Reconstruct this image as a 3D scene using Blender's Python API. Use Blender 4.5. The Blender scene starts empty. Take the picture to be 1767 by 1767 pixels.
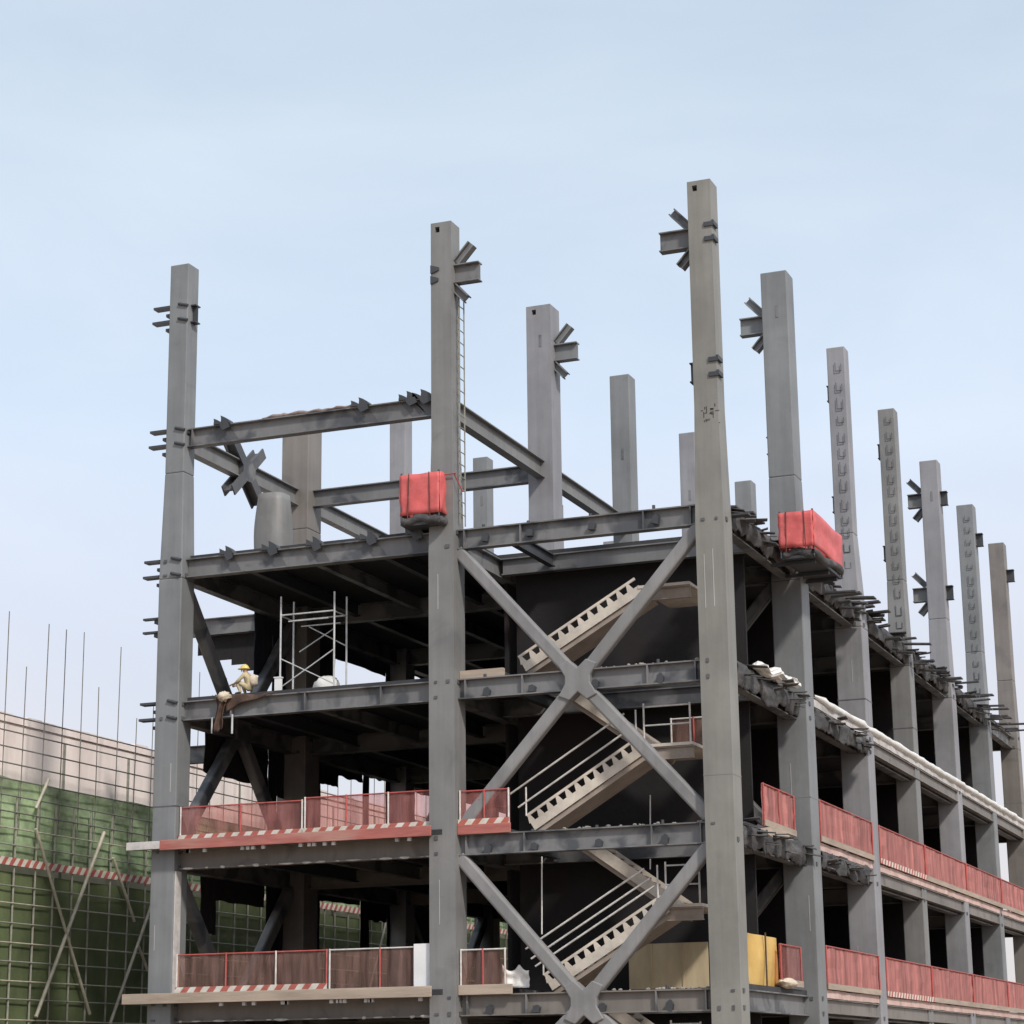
import bpy, bmesh, math, random
from mathutils import Vector, Matrix, noise
random.seed(7)
R = math.radians
scene = bpy.context.scene
col = scene.collection

# ------------------------------------------------------------------ camera frame
F_PX, YAW, PITCH, ROLL = 3821.19, 0.376473, 0.248237, -0.0120264
CAM = Vector((32.3655, -55.1632, 1.6))
_fw = Vector((-math.sin(YAW)*math.cos(PITCH), math.cos(YAW)*math.cos(PITCH), math.sin(PITCH)))
_rt = Vector((math.cos(YAW), math.sin(YAW), 0)); _up = _rt.cross(_fw)
RT = _rt*math.cos(ROLL) + _up*math.sin(ROLL); UP = -_rt*math.sin(ROLL) + _up*math.cos(ROLL)
def at(px, py, X=None, Y=None, Z=None):
    """measured photo point -> world point on a real plane of the building"""
    d = _fw*F_PX + RT*(px-883.5) + UP*(883.5-py)
    if Y is not None: t = (Y-CAM.y)/d.y
    elif X is not None: t = (X-CAM.x)/d.x
    else: t = (Z-CAM.z)/d.z
    return CAM + d*t

# ------------------------------------------------------------------ grid of the frame
W1, W2, D = 8.583, 7.737, 7.874
XS = [0, W1, W1+W2]
NR = 7                                     # rows of columns in depth
LV = {1: 3.63, 2: 7.83, 3: 12.06, 4: 16.26, 5: 20.22, 6: 24.1}
TOP = 25.38
BD = 0.56                                  # beam depth

# ------------------------------------------------------------------ materials
def new_mat(name):
    m = bpy.data.materials.new(name); m.use_nodes = True
    nt = m.node_tree; b = nt.nodes['Principled BSDF']
    return m, nt, b
def N(nt, t, **kw):
    n = nt.nodes.new(t)
    for k, v in kw.items():
        if k in n.inputs.keys() if hasattr(n.inputs, 'keys') else False: n.inputs[k].default_value = v
        else: setattr(n, k, v)
    return n
def ramp(nt, stops):
    r = nt.nodes.new('ShaderNodeValToRGB'); e = r.color_ramp.elements
    e[0].position, e[0].color = stops[0][0], (*stops[0][1], 1)
    e[1].position, e[1].color = stops[-1][0], (*stops[-1][1], 1)
    for p, c in stops[1:-1]:
        x = e.new(p); x.color = (*c, 1)
    return r
def g(v): return (v, v, v)
def coords(nt, scale=(1, 1, 1)):
    geo = nt.nodes.new('ShaderNodeNewGeometry'); mp = nt.nodes.new('ShaderNodeMapping')
    mp.inputs['Scale'].default_value = scale
    nt.links.new(geo.outputs['Position'], mp.inputs['Vector'])
    return mp.outputs['Vector']
def noise_tex(nt, vec, scale, detail=4, rough=.6, dist=0):
    n = nt.nodes.new('ShaderNodeTexNoise'); n.inputs['Scale'].default_value = scale
    n.inputs['Detail'].default_value = detail; n.inputs['Roughness'].default_value = rough
    n.inputs['Distortion'].default_value = dist
    nt.links.new(vec, n.inputs['Vector']); return n.outputs['Fac']
def mix(nt, fac, a, b, mode='MIX'):
    m = nt.nodes.new('ShaderNodeMix'); m.data_type = 'RGBA'; m.blend_type = mode
    for s, v in ((m.inputs[0], fac), (m.inputs[6], a), (m.inputs[7], b)):
        if isinstance(v, (int, float)): s.default_value = v
        elif isinstance(v, tuple): s.default_value = (*v, 1)
        else: nt.links.new(v, s)
    return m.outputs[2]

def steel(name, base, stain=(.05, .055, .065), stain_amt=.35, thr=.56, rust=.25, rough=.5):
    m, nt, b = new_mat(name)
    v = coords(nt); vs = coords(nt, (3.2, 3.2, .16)); vb = coords(nt, (.5, .5, .5))
    c1 = ramp(nt, [(.3, tuple(x*.8 for x in base)), (.72, tuple(min(1, x*1.18) for x in base))])
    nt.links.new(noise_tex(nt, vb, 1.0, 5), c1.inputs[0])
    streak = ramp(nt, [(.42, g(1)), (.56, (.86, .85, .83)), (.75, (.68, .66, .63))]); nt.links.new(noise_tex(nt, vs, 1.3, 5, .65), streak.inputs[0])
    c = mix(nt, .5, c1.outputs[0], streak.outputs[0], 'MULTIPLY')
    st = ramp(nt, [(thr, g(0)), (thr+.10, g(1))]); nt.links.new(noise_tex(nt, v, .95, 3, .5, .6), st.inputs[0])
    mul = nt.nodes.new('ShaderNodeMath'); mul.operation = 'MULTIPLY'; mul.inputs[1].default_value = stain_amt
    nt.links.new(st.outputs[0], mul.inputs[0])
    c = mix(nt, mul.outputs[0], c, stain)
    ru = ramp(nt, [(.62, g(0)), (.74, g(1))]); nt.links.new(noise_tex(nt, v, 2.7, 6, .7), ru.inputs[0])
    mul2 = nt.nodes.new('ShaderNodeMath'); mul2.operation = 'MULTIPLY'; mul2.inputs[1].default_value = rust
    nt.links.new(ru.outputs[0], mul2.inputs[0])
    c = mix(nt, mul2.outputs[0], c, (.14, .075, .045))
    nt.links.new(c, b.inputs['Base Color'])
    rr = nt.nodes.new('ShaderNodeMapRange'); rr.inputs[3].default_value = rough-.1; rr.inputs[4].default_value = rough+.15
    nt.links.new(noise_tex(nt, v, 4, 3), rr.inputs[0]); nt.links.new(rr.outputs[0], b.inputs['Roughness'])
    bp = nt.nodes.new('ShaderNodeBump'); bp.inputs['Strength'].default_value = .12; bp.inputs['Distance'].default_value = .02
    nt.links.new(noise_tex(nt, v, 9, 4), bp.inputs['Height']); nt.links.new(bp.outputs[0], b.inputs['Normal'])
    return m
def rough_mat(name, base, var=.3, scale=2., rough=.85, dirt=(.1, .08, .06), dirt_amt=.4, bump=.3, stretch=(1, 1, 1)):
    m, nt, b = new_mat(name)
    v = coords(nt, stretch)
    c1 = ramp(nt, [(.3, tuple(x*(1-var) for x in base)), (.7, tuple(min(1, x*(1+var*.5)) for x in base))])
    nt.links.new(noise_tex(nt, v, scale, 6, .65), c1.inputs[0])
    d = ramp(nt, [(.52, g(0)), (.7, g(1))]); nt.links.new(noise_tex(nt, v, scale*.43, 5, .6, .4), d.inputs[0])
    mul = nt.nodes.new('ShaderNodeMath'); mul.operation = 'MULTIPLY'; mul.inputs[1].default_value = dirt_amt
    nt.links.new(d.outputs[0], mul.inputs[0])
    nt.links.new(mix(nt, mul.outputs[0], c1.outputs[0], dirt), b.inputs['Base Color'])
    b.inputs['Roughness'].default_value = rough
    bp = nt.nodes.new('ShaderNodeBump'); bp.inputs['Strength'].default_value = bump; bp.inputs['Distance'].default_value = .04
    nt.links.new(noise_tex(nt, v, scale*4, 5), bp.inputs['Height']); nt.links.new(bp.outputs[0], b.inputs['Normal'])
    return m
def net_mat(name, base, alpha, var=.35, scale=1.2, band=(1, 1, 1), tint=None):
    """woven see-through sheet: part diffuse, part open"""
    m, nt, b = new_mat(name)
    v = coords(nt, band)
    c1 = ramp(nt, [(.3, tuple(x*(1-var) for x in base)), (.7, tuple(min(1, x*(1+var)) for x in base))])
    nt.links.new(noise_tex(nt, v, scale, 5, .6), c1.inputs[0])
    nt.links.new(c1.outputs[0], b.inputs['Base Color']); b.inputs['Roughness'].default_value = .8
    tl = nt.nodes.new('ShaderNodeBsdfTranslucent'); nt.links.new(c1.outputs[0], tl.inputs[0])
    mx = nt.nodes.new('ShaderNodeMixShader'); mx.inputs[0].default_value = .35
    nt.links.new(b.outputs[0], mx.inputs[1]); nt.links.new(tl.outputs[0], mx.inputs[2])
    tr = nt.nodes.new('ShaderNodeBsdfTransparent')
    if tint: tr.inputs[0].default_value = (*tint, 1)
    a = nt.nodes.new('ShaderNodeMapRange'); a.inputs[1].default_value = .3; a.inputs[2].default_value = .7
    a.inputs[3].default_value = alpha-.12; a.inputs[4].default_value = min(1, alpha+.12)
    nt.links.new(noise_tex(nt, v, scale*1.7, 4), a.inputs[0])
    m2 = nt.nodes.new('ShaderNodeMixShader'); nt.links.new(a.outputs[0], m2.inputs[0])
    nt.links.new(tr.outputs[0], m2.inputs[1]); nt.links.new(mx.outputs[0], m2.inputs[2])
    nt.links.new(m2.outputs[0], nt.nodes['Material Output'].inputs[0])
    return m
def stripe_mat(name, a, c, period=.42, slant=.8):
    m, nt, b = new_mat(name)
    geo = nt.nodes.new('ShaderNodeNewGeometry'); sp = nt.nodes.new('ShaderNodeSeparateXYZ')
    nt.links.new(geo.outputs['Position'], sp.inputs[0])
    def math_(op, x, y):
        n = nt.nodes.new('ShaderNodeMath'); n.operation = op
        for i, q in enumerate((x, y)):
            if isinstance(q, (int, float)): n.inputs[i].default_value = q
            else: nt.links.new(q, n.inputs[i])
        return n.outputs[0]
    s = math_('ADD', sp.outputs[0], sp.outputs[1]); s = math_('SUBTRACT', s, math_('MULTIPLY', sp.outputs[2], slant))
    wob = noise_tex(nt, coords(nt), 2.2, 3); s = math_('ADD', s, math_('MULTIPLY', wob, .10))
    fr = math_('FRACT', math_('DIVIDE', s, period), 0)
    st = math_('LESS_THAN', fr, .5)
    dirt = ramp(nt, [(.35, g(1)), (.7, (.72, .66, .6))]); nt.links.new(noise_tex(nt, coords(nt), 3, 5), dirt.inputs[0])
    nt.links.new(mix(nt, 1., mix(nt, st, a, c), dirt.outputs[0], 'MULTIPLY'), b.inputs['Base Color'])
    b.inputs['Roughness'].default_value = .6
    return m
M = {}
M['col_blue'] = steel('grey primer paint', (.205, .213, .22), stain_amt=.16, thr=.6, rust=.08)
M['col_neutral'] = steel('dull grey primer paint', (.205, .203, .20), stain_amt=.18, thr=.6, rust=.1)
M['col_tan'] = steel('dusty grey primer paint', (.225, .218, .198), stain_amt=.12, thr=.62, rust=.12)
M['col_pale'] = steel('pale grey primer paint', (.265, .262, .278), stain_amt=.12, thr=.62, rust=.08)
M['beam'] = steel('stained grey beam paint', (.182, .18, .182), stain=(.045, .05, .06), stain_amt=.75, thr=.50, rust=.4)
M['beam_warm'] = steel('dusty warm beam paint', (.20, .178, .16), stain=(.06, .05, .045), stain_amt=.5, thr=.56, rust=.45)
M['dark_steel'] = steel('dark oxidised steel', (.05, .053, .06), stain_amt=.4, rust=.3)
M['stain_steel'] = steel('stained dark steel', (.105, .105, .112), stain_amt=.5, thr=.5, rust=.3)
M['col_light'] = steel('fresh pale primer', (.40, .39, .38), stain_amt=.2, rust=.1)
M['brace'] = steel('brace paint', (.24, .235, .236), stain_amt=.15, rust=.25)
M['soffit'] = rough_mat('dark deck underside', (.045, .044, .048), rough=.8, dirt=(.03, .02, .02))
M['concrete'] = rough_mat('raw concrete', (.32, .30, .27), scale=1.5, dirt=(.13, .12, .1))
M['partition'] = rough_mat('dark fireproof board', (.013, .011, .012), scale=.8, dirt=(.022, .012, .011), dirt_amt=.6)  # interior shade put into the colour of the added walls and sheets
M['partition_blue'] = rough_mat('dark blue sheeting', (.025, .028, .042), scale=.8, dirt=(.03, .03, .03))  # bluish shade colour for the added sheets of the upper bay
M['edge_beige'] = rough_mat('weathered timber edge board', (.42, .34, .27), scale=1.2, dirt=(.25, .2, .17), stretch=(.4, .4, 3))
M['edge_red'] = rough_mat('faded red edge board', (.40, .13, .11), scale=1.2, dirt=(.42, .27, .22), dirt_amt=.7, stretch=(.5, .5, 3))
M['edge_pink'] = rough_mat('pink tinted edge board', (.62, .44, .39), scale=1.4, dirt=(.4, .27, .22), dirt_amt=.6)
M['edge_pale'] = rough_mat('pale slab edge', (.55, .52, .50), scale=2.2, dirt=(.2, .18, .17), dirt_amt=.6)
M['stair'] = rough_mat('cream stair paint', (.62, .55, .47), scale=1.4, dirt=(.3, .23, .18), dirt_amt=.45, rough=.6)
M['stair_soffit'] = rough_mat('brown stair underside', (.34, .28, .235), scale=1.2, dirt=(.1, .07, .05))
M['rail'] = rough_mat('white rail paint', (.68, .65, .62), scale=5, dirt=(.3, .2, .16), dirt_amt=.5, rough=.5)
M['galv'] = rough_mat('galvanised tube', (.55, .56, .57), scale=4, dirt=(.3, .27, .22), rough=.45)
M['red_net'] = net_mat('red mesh sheet', (.60, .28, .26), .27, band=(3, 3, .3), tint=(1., .86, .84))
M['red_net_faint'] = net_mat('faded red mesh sheet', (.55, .36, .31), .2, band=(3, 3, .3), tint=(1., .9, .86))
M['red_sheet'] = net_mat('dense red mesh sheet', (.62, .27, .245), .84, var=.4, scale=2.2, band=(1.2, 1.2, .12), tint=(1, .8, .8))
M['red_post'] = rough_mat('red post paint', (.46, .09, .08), scale=4, rough=.5, dirt=(.4, .2, .16))
M['stripe'] = stripe_mat('red and white hazard stripes', (.50, .14, .11), (.74, .70, .63))
M['red_tarp'] = rough_mat('red tarpaulin', (.66, .125, .12), var=.25, scale=1.6, rough=.55, dirt=(.5, .14, .12), bump=.4)
M['net_black'] = rough_mat('black safety netting', (.075, .073, .075), var=.55, scale=3, dirt=(.20, .19, .19), dirt_amt=.5, bump=.5, stretch=(1, .5, 2))
M['deck_dark'] = rough_mat('dark deck sheet', (.06, .06, .065), var=.4, scale=3, dirt=(.2, .19, .19), dirt_amt=.4, rough=.6)
M['white_sheet'] = rough_mat('white plastic sheet', (.8, .79, .76), var=.15, scale=3, dirt=(.5, .45, .4), dirt_amt=.3, rough=.5)
M['white_board'] = rough_mat('white board', (.8, .8, .8), var=.08, scale=2, dirt=(.6, .58, .55), dirt_amt=.3, bump=.05)
M['yellow'] = rough_mat('yellow panel', (.66, .42, .12), var=.2, scale=1.2, dirt=(.6, .46, .25), rough=.6, bump=.1)
M['ochre'] = rough_mat('ochre board', (.56, .46, .30), var=.25, scale=1.1, dirt=(.3, .24, .16), stretch=(1.6, 1.6, .4), bump=.1)
M['brown_cloth'] = rough_mat('brown cloth', (.085, .05, .036), var=.5, scale=4, dirt=(.2, .13, .1))
M['rags'] = rough_mat('faded brown rags', (.26, .19, .17), var=.4, scale=3, dirt=(.4, .34, .3))
M['cream_cloth'] = rough_mat('cream cloth', (.66, .56, .44), var=.2, scale=5, dirt=(.4, .3, .2))
M['plaster'] = rough_mat('pale plaster', (.92, .80, .75), var=.12, scale=.9, dirt=(.6, .47, .42), dirt_amt=.35, stretch=(1, 1, .45))
M['green_net'] = net_mat('green scaffold net', (.40, .51, .31), .82, var=.5, scale=1.1, band=(1, 1, 1.3))
M['olive_net'] = net_mat('dusty olive scaffold net', (.20, .25, .12), .82, var=.4, scale=.5, band=(1, 1, .6))
M['bamboo'] = rough_mat('pale scaffold pole', (.50, .46, .36), scale=4, dirt=(.25, .2, .13), rough=.6)
M['pole_dark'] = rough_mat('weathered scaffold tube', (.20, .19, .17), scale=4, dirt=(.2, .12, .07), rough=.6)
M['pole_mid'] = rough_mat('dull scaffold tube', (.32, .31, .26), scale=4, dirt=(.2, .16, .1), rough=.55)
M['skin'] = rough_mat('skin', (.40, .22, .14), var=.1, scale=8, rough=.6, dirt=(.3, .16, .1), bump=.05)
M['workwear'] = rough_mat('khaki workwear', (.52, .43, .27), var=.25, scale=6, dirt=(.3, .24, .14))
M['helmet'] = rough_mat('yellow helmet', (.78, .60, .18), var=.08, scale=6, rough=.35, dirt=(.6, .45, .2), bump=.02)
M['boot'] = rough_mat('dark boot', (.04, .035, .03), rough=.7)
M['ink'] = rough_mat('black paint marks', (.06, .055, .05), rough=.8)
M['soil'] = rough_mat('brown soil', (.26, .19, .13), scale=.25, dirt=(.36, .29, .22))
M['brown_primer'] = steel('brown primer', (.215, .195, .18), stain_amt=.2, rust=.2)

# ------------------------------------------------------------------ mesh builder
class MB:
    def __init__(s): s.v = []; s.f = []
    def quadbox(s, c8):
        o = len(s.v); s.v += [Vector(p) for p in c8]
        s.f += [tuple(o+i for i in q) for q in ((0,3,2,1),(4,5,6,7),(0,1,5,4),(1,2,6,5),(2,3,7,6),(3,0,4,7))]
        return s
    def box(s, x0, x1, y0, y1, z0, z1):
        return s.quadbox([(x0,y0,z0),(x1,y0,z0),(x1,y1,z0),(x0,y1,z0),(x0,y0,z1),(x1,y0,z1),(x1,y1,z1),(x0,y1,z1)])
    def frame(s, p, q, up=(0, 0, 1)):
        p, q = Vector(p), Vector(q); d = (q-p).normalized(); u = Vector(up)
        if abs(d.dot(u)) > .99: u = Vector((0, 1, 0))
        r = d.cross(u).normalized(); u = r.cross(d).normalized(); return p, q, d, r, u
    def bar(s, p, q, w, h, up=(0, 0, 1), off=(0, 0)):
        """rectangular bar p->q, w sideways, h along up, offset in (side, up)"""
        p, q, d, r, u = s.frame(p, q, up); o = r*off[0]+u*off[1]; a, b = r*w/2, u*h/2
        return s.quadbox([p+o-a-b, p+o+a-b, q+o+a-b, q+o-a-b, p+o-a+b, p+o+a+b, q+o+a+b, q+o-a+b])
    def ibeam(s, p, q, depth=BD, width=.28, tf=.035, tw=.03):
        """I section hung below the line p->q (p,q on its top)"""
        p, q, d, r, u = s.frame(p, q); w, t = width/2, tw/2
        pr = [(-w, 0), (w, 0), (w, -tf), (t, -tf), (t, -depth+tf), (w, -depth+tf), (w, -depth), (-w, -depth), (-w, -depth+tf), (-t, -depth+tf), (-t, -tf), (-w, -tf)]
        return s.prism([p+r*a+u*b for a, b in pr], q-p)
    def tube(s, p, q, r, n=8, r2=None):
        p, q, d, a, u = s.frame(p, q); r2 = r if r2 is None else r2; o = len(s.v)
        for P, rr in ((p, r), (q, r2)):
            s.v += [P+(a*math.cos(2*math.pi*i/n)+u*math.sin(2*math.pi*i/n))*rr for i in range(n)]
        s.f += [(o+i, o+(i+1) % n, o+n+(i+1) % n, o+n+i) for i in range(n)]
        s.f += [tuple(o+i for i in reversed(range(n))), tuple(o+n+i for i in range(n))]
        return s
    def prism(s, poly, d):
        """planar polygon (list of 3D points) pushed along vector d"""
        o = len(s.v); n = len(poly); d = Vector(d)
        s.v += [Vector(p) for p in poly]+[Vector(p)+d for p in poly]
        s.f += [tuple(o+i for i in reversed(range(n))), tuple(o+n+i for i in range(n))]
        s.f += [(o+i, o+(i+1) % n, o+n+(i+1) % n, o+n+i) for i in range(n)]
        return s
    def blob(s, c, r, seed=0, amp=.25, freq=1.3, nu=20, nv=12):
        """crumpled lump"""
        o = len(s.v); c = Vector(c); r = Vector(r)
        for j in range(nv+1):
            th = math.pi*j/nv
            for i in range(nu):
                ph = 2*math.pi*i/nu
                d = Vector((math.sin(th)*math.cos(ph), math.sin(th)*math.sin(ph), math.cos(th)))
                k = 1+amp*noise.noise(d*freq*2+Vector((seed*7.3, seed, 0)))+amp*.6*noise.noise(d*freq*5+Vector((0, seed*3.1, 5)))
                s.v.append(c+Vector((d.x*r.x, d.y*r.y, d.z*r.z))*k)
        for j in range(nv):
            for i in range(nu):
                s.f.append((o+j*nu+i, o+(j+1)*nu+i, o+(j+1)*nu+(i+1) % nu, o+j*nu+(i+1) % nu))
        return s
    def rope(s, pts, rad, n=10, seed=0, amp=.35, freq=1.6, squash=(1, 1)):
        """lumpy roll along a polyline"""
        o = len(s.v); pts = [Vector(p) for p in pts]
        for k, p in enumerate(pts):
            d = (pts[min(k+1, len(pts)-1)]-pts[max(k-1, 0)]).normalized()
            a = d.cross(Vector((0, 0, 1))).normalized(); u = a.cross(d)
            for i in range(n):
                an = 2*math.pi*i/n; w = a*math.cos(an)*squash[0]+u*math.sin(an)*squash[1]
                q = p+w*rad
                k2 = 1+amp*noise.noise(q*freq+Vector((seed*9.1, 0, 0)))+amp*.7*noise.noise(q*freq*3.1+Vector((0, seed, 3)))
                if k in (0, len(pts)-1): k2 *= .35
                s.v.append(p+w*rad*k2)
        for k in range(len(pts)-1):
            for i in range(n):
                s.f.append((o+k*n+i, o+k*n+(i+1) % n, o+(k+1)*n+(i+1) % n, o+(k+1)*n+i))
        return s
    def sheet(s, fn, nu, nv, th=.02):
        """thin crumpled sheet from fn(u,v)->Vector with real thickness along its normal"""
        o = len(s.v); P = [[Vector(fn(i/nu, j/nv)) for i in range(nu+1)] for j in range(nv+1)]
        nrm = (P[0][nu]-P[0][0]).cross(P[nv][0]-P[0][0]).normalized()*th
        for lay in (0, 1):
            for j in range(nv+1):
                for i in range(nu+1): s.v.append(P[j][i]+nrm*lay)
        K = (nu+1)*(nv+1); id_ = lambda j, i, l: o+l*K+j*(nu+1)+i
        for j in range(nv):
            for i in range(nu):
                s.f.append((id_(j,i,0), id_(j+1,i,0), id_(j+1,i+1,0), id_(j,i+1,0)))
                s.f.append((id_(j,i,1), id_(j,i+1,1), id_(j+1,i+1,1), id_(j+1,i,1)))
        for i in range(nu):
            s.f.append((id_(0,i,0), id_(0,i+1,0), id_(0,i+1,1), id_(0,i,1))); s.f.append((id_(nv,i,0), id_(nv,i,1), id_(nv,i+1,1), id_(nv,i+1,0)))
        for j in range(nv):
            s.f.append((id_(j,0,0), id_(j,0,1), id_(j+1,0,1), id_(j+1,0,0))); s.f.append((id_(j,nu,0), id_(j+1,nu,0), id_(j+1,nu,1), id_(j,nu,1)))
        return s
    def each(s, name, mat, parent, **kw):
        """every separate piece as a mesh of its own"""
        par = list(range(len(s.v)))
        def fd(a):
            while par[a] != a: par[a] = par[par[a]]; a = par[a]
            return a
        for f in s.f:
            for a in f[1:]: par[fd(a)] = fd(f[0])
        grp = {}
        for f in s.f: grp.setdefault(fd(f[0]), []).append(f)
        for fs in grp.values():
            m = MB(); ix = {}
            for f in fs:
                for a in f:
                    if a not in ix: ix[a] = len(m.v); m.v.append(s.v[a])
                m.f.append(tuple(ix[a] for a in f))
            m.build(name, mat, parent, **kw)
    def build(s, name, mat, parent=None, bevel=0, smooth=False, label=None):
        off = Vector((0, 0, 0)); p = parent
        while p is not None: off += p.location; p = p.parent
        me = bpy.data.meshes.new(name); me.from_pydata([tuple(v-off) for v in s.v], [], s.f); me.update()
        bm = bmesh.new(); bm.from_mesh(me); bmesh.ops.recalc_face_normals(bm, faces=bm.faces); bm.to_mesh(me); bm.free()
        me.materials.append(mat if not isinstance(mat, str) else M[mat])
        if smooth:
            for f in me.polygons: f.use_smooth = True
        o = bpy.data.objects.new(name, me); col.objects.link(o)
        if parent is not None: o.parent = parent
        if bevel:
            b = o.modifiers.new('Bevel', 'BEVEL'); b.width = bevel; b.segments = 2; b.limit_method = 'ANGLE'; b.harden_normals = False
        if label: o['label'] = label
        return o
def tag(o, label=None, cat=None, group=None, kind=None):
    for k, v in (('label', label), ('category', cat), ('group', group), ('kind', kind)):
        if v: o[k] = v
    return o
def empty(name, loc, label=None, cat=None, group=None):
    o = bpy.data.objects.new(name, None); o.location = loc; col.objects.link(o); o.empty_display_size = .5
    return tag(o, label, cat, group)
def single(mb, name, mat, label, cat, group=None, loc=None, **kw):
    """a thing that is one mesh, its origin at its base"""
    if loc is None:
        xs = [v.x for v in mb.v]; ys = [v.y for v in mb.v]; zs = [v.z for v in mb.v]
        loc = Vector(((min(xs)+max(xs))/2, (min(ys)+max(ys))/2, min(zs)))
    loc = Vector(loc); mb.v = [v-loc for v in mb.v]
    o = mb.build(name, mat, None, **kw); o.location = loc
    return tag(o, label, cat, group)

# ------------------------------------------------------------------ ground
def ground():
    mb = MB(); n = 60; S = 1500.
    o = len(mb.v)
    for j in range(n+1):
        for i in range(n+1):
            u = (i/n*2-1); w = (j/n*2-1); x = S*u*abs(u)**1.2; y = S*w*abs(w)**1.2
            mb.v.append(Vector((x+10, y, -.03+.12*noise.noise(Vector((x*.05, y*.05, 0))) - .1)))
    for j in range(n):
        for i in range(n): mb.f.append((o+j*(n+1)+i, o+j*(n+1)+i+1, o+(j+1)*(n+1)+i+1, o+(j+1)*(n+1)+i))
    o = mb.build('ground', 'soil', smooth=True); o['kind'] = 'structure'
ground()

# ------------------------------------------------------------------ the steel frame
B = empty('steel_frame_building', (0, 0, 0), 'unfinished grey steel frame building with tall bare columns, open floors and stairs', 'building')
SEC = {}
def sec(i, j):
    if j == 1 and i > 0: return (.82, .92)
    if j == 1: return (.98, 1.0)
    if (i, j) == (2, 0): return (.66, .78)
    if (i, j) == (2, 2): return (.62, .92)
    if (i, j) == (2, 3): return (.62, .74)
    if (i, j) == (1, 2): return (.72, .8)
    if j >= 4: return (.72, .82)
    return (.63, .76)
COL = {}
HOLE = {(1, 0), (2, 0), (1, 1)}
COLMAT = {(0, 0): 'col_blue', (1, 0): 'col_neutral', (2, 0): 'col_tan', (2, 1): 'col_blue', (1, 1): 'col_pale', (2, 2): 'col_pale', (1, 2): 'col_blue', (0, 1): 'brown_primer', (2, 6): 'brown_primer'}
def column(i, j):
    x, y = XS[i], j*D; a, b = sec(i, j); a /= 2; b /= 2
    zs = LV[4]+.9; mb = MB()
    z1_, z2_ = LV[4]-.6, LV[4]+2.6
    mb.box(x-b, x+b, y-b, y+b, -.2, z1_)
    # taper to the lighter upper shaft
    mb.quadbox([(x-b,y-b,z1_),(x+b,y-b,z1_),(x+b,y+b,z1_),(x-b,y+b,z1_),(x-a,y-a,z2_),(x+a,y-a,z2_),(x+a,y+a,z2_),(x-a,y+a,z2_)])
    top = 22.7 if (i, j) == (0, 1) else TOP
    m = COLMAT.get((i, j), ('col_blue', 'col_neutral', 'col_pale')[(i*2+j) % 3])
    if (i, j) in HOLE:
        h = .07; hz0, hz1 = top-.30, top-.13; hx = x-a*.35
        mb.box(x-a, x+a, y-a, y+a, z2_, hz0); mb.box(x-a, hx-h, y-a, y+a, hz0, hz1); mb.box(hx+h, x+a, y-a, y+a, hz0, hz1); mb.box(x-a, x+a, y-a, y+a, hz1, top)
    else:
        mb.box(x-a, x+a, y-a, y+a, z2_, top)
    o = mb.build('column', m, B, bevel=0 if (i, j) in HOLE else .03)
    COL[i, j] = o
    # weld seams and dribbled filler
    for zz in (LV[2]+1.25, LV[3]+1.25):
        zz += random.uniform(-.15, .15)
        if random.random() < .4: MB().box(x-b-.006, x+b+.006, y-b-.006, y+b+.006, zz, zz+.035).build('weld_seam', m if random.random() < .5 else 'stain_steel', o)
    if j < 3:
        for k in range(2):
            zz = random.choice((LV[1], LV[2], LV[3]))+random.uniform(.8, 2.2); xx = x+random.uniform(-.6, .6)*b
            MB().box(xx-.012, xx+.012, y-b-.008, y-b-.001, zz, zz+random.uniform(.6, 1.6)).build('weld_seam', 'col_light', o)
    # splice lugs and cleats on the two faces that show
    for l in (1, 2, 3, 4, 5):
        s_ = b if l < 5 else a
        mb = MB(); z = LV[l]
        for dz in (-.08, -.5):
            for sx in (-.45, .5):
                if random.random() < .5:
                    q1, q2 = random.uniform(.03, .065), random.uniform(.025, .06)
                    mb.box(x+sx*s_-q1, x+sx*s_+q1, y-s_-.025, y-s_-.001, z+dz-q2, z+dz+q2)
            if random.random() < .7: mb.box(x+s_+.001, x+s_+.03, y-.2, y-.06, z+dz-.05, z+dz+.06)
        if mb.v and l != 5: mb.each('cleat', 'stain_steel', o)
    return o
for j in range(NR):
    for i in range(3): column(i, j)

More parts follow.
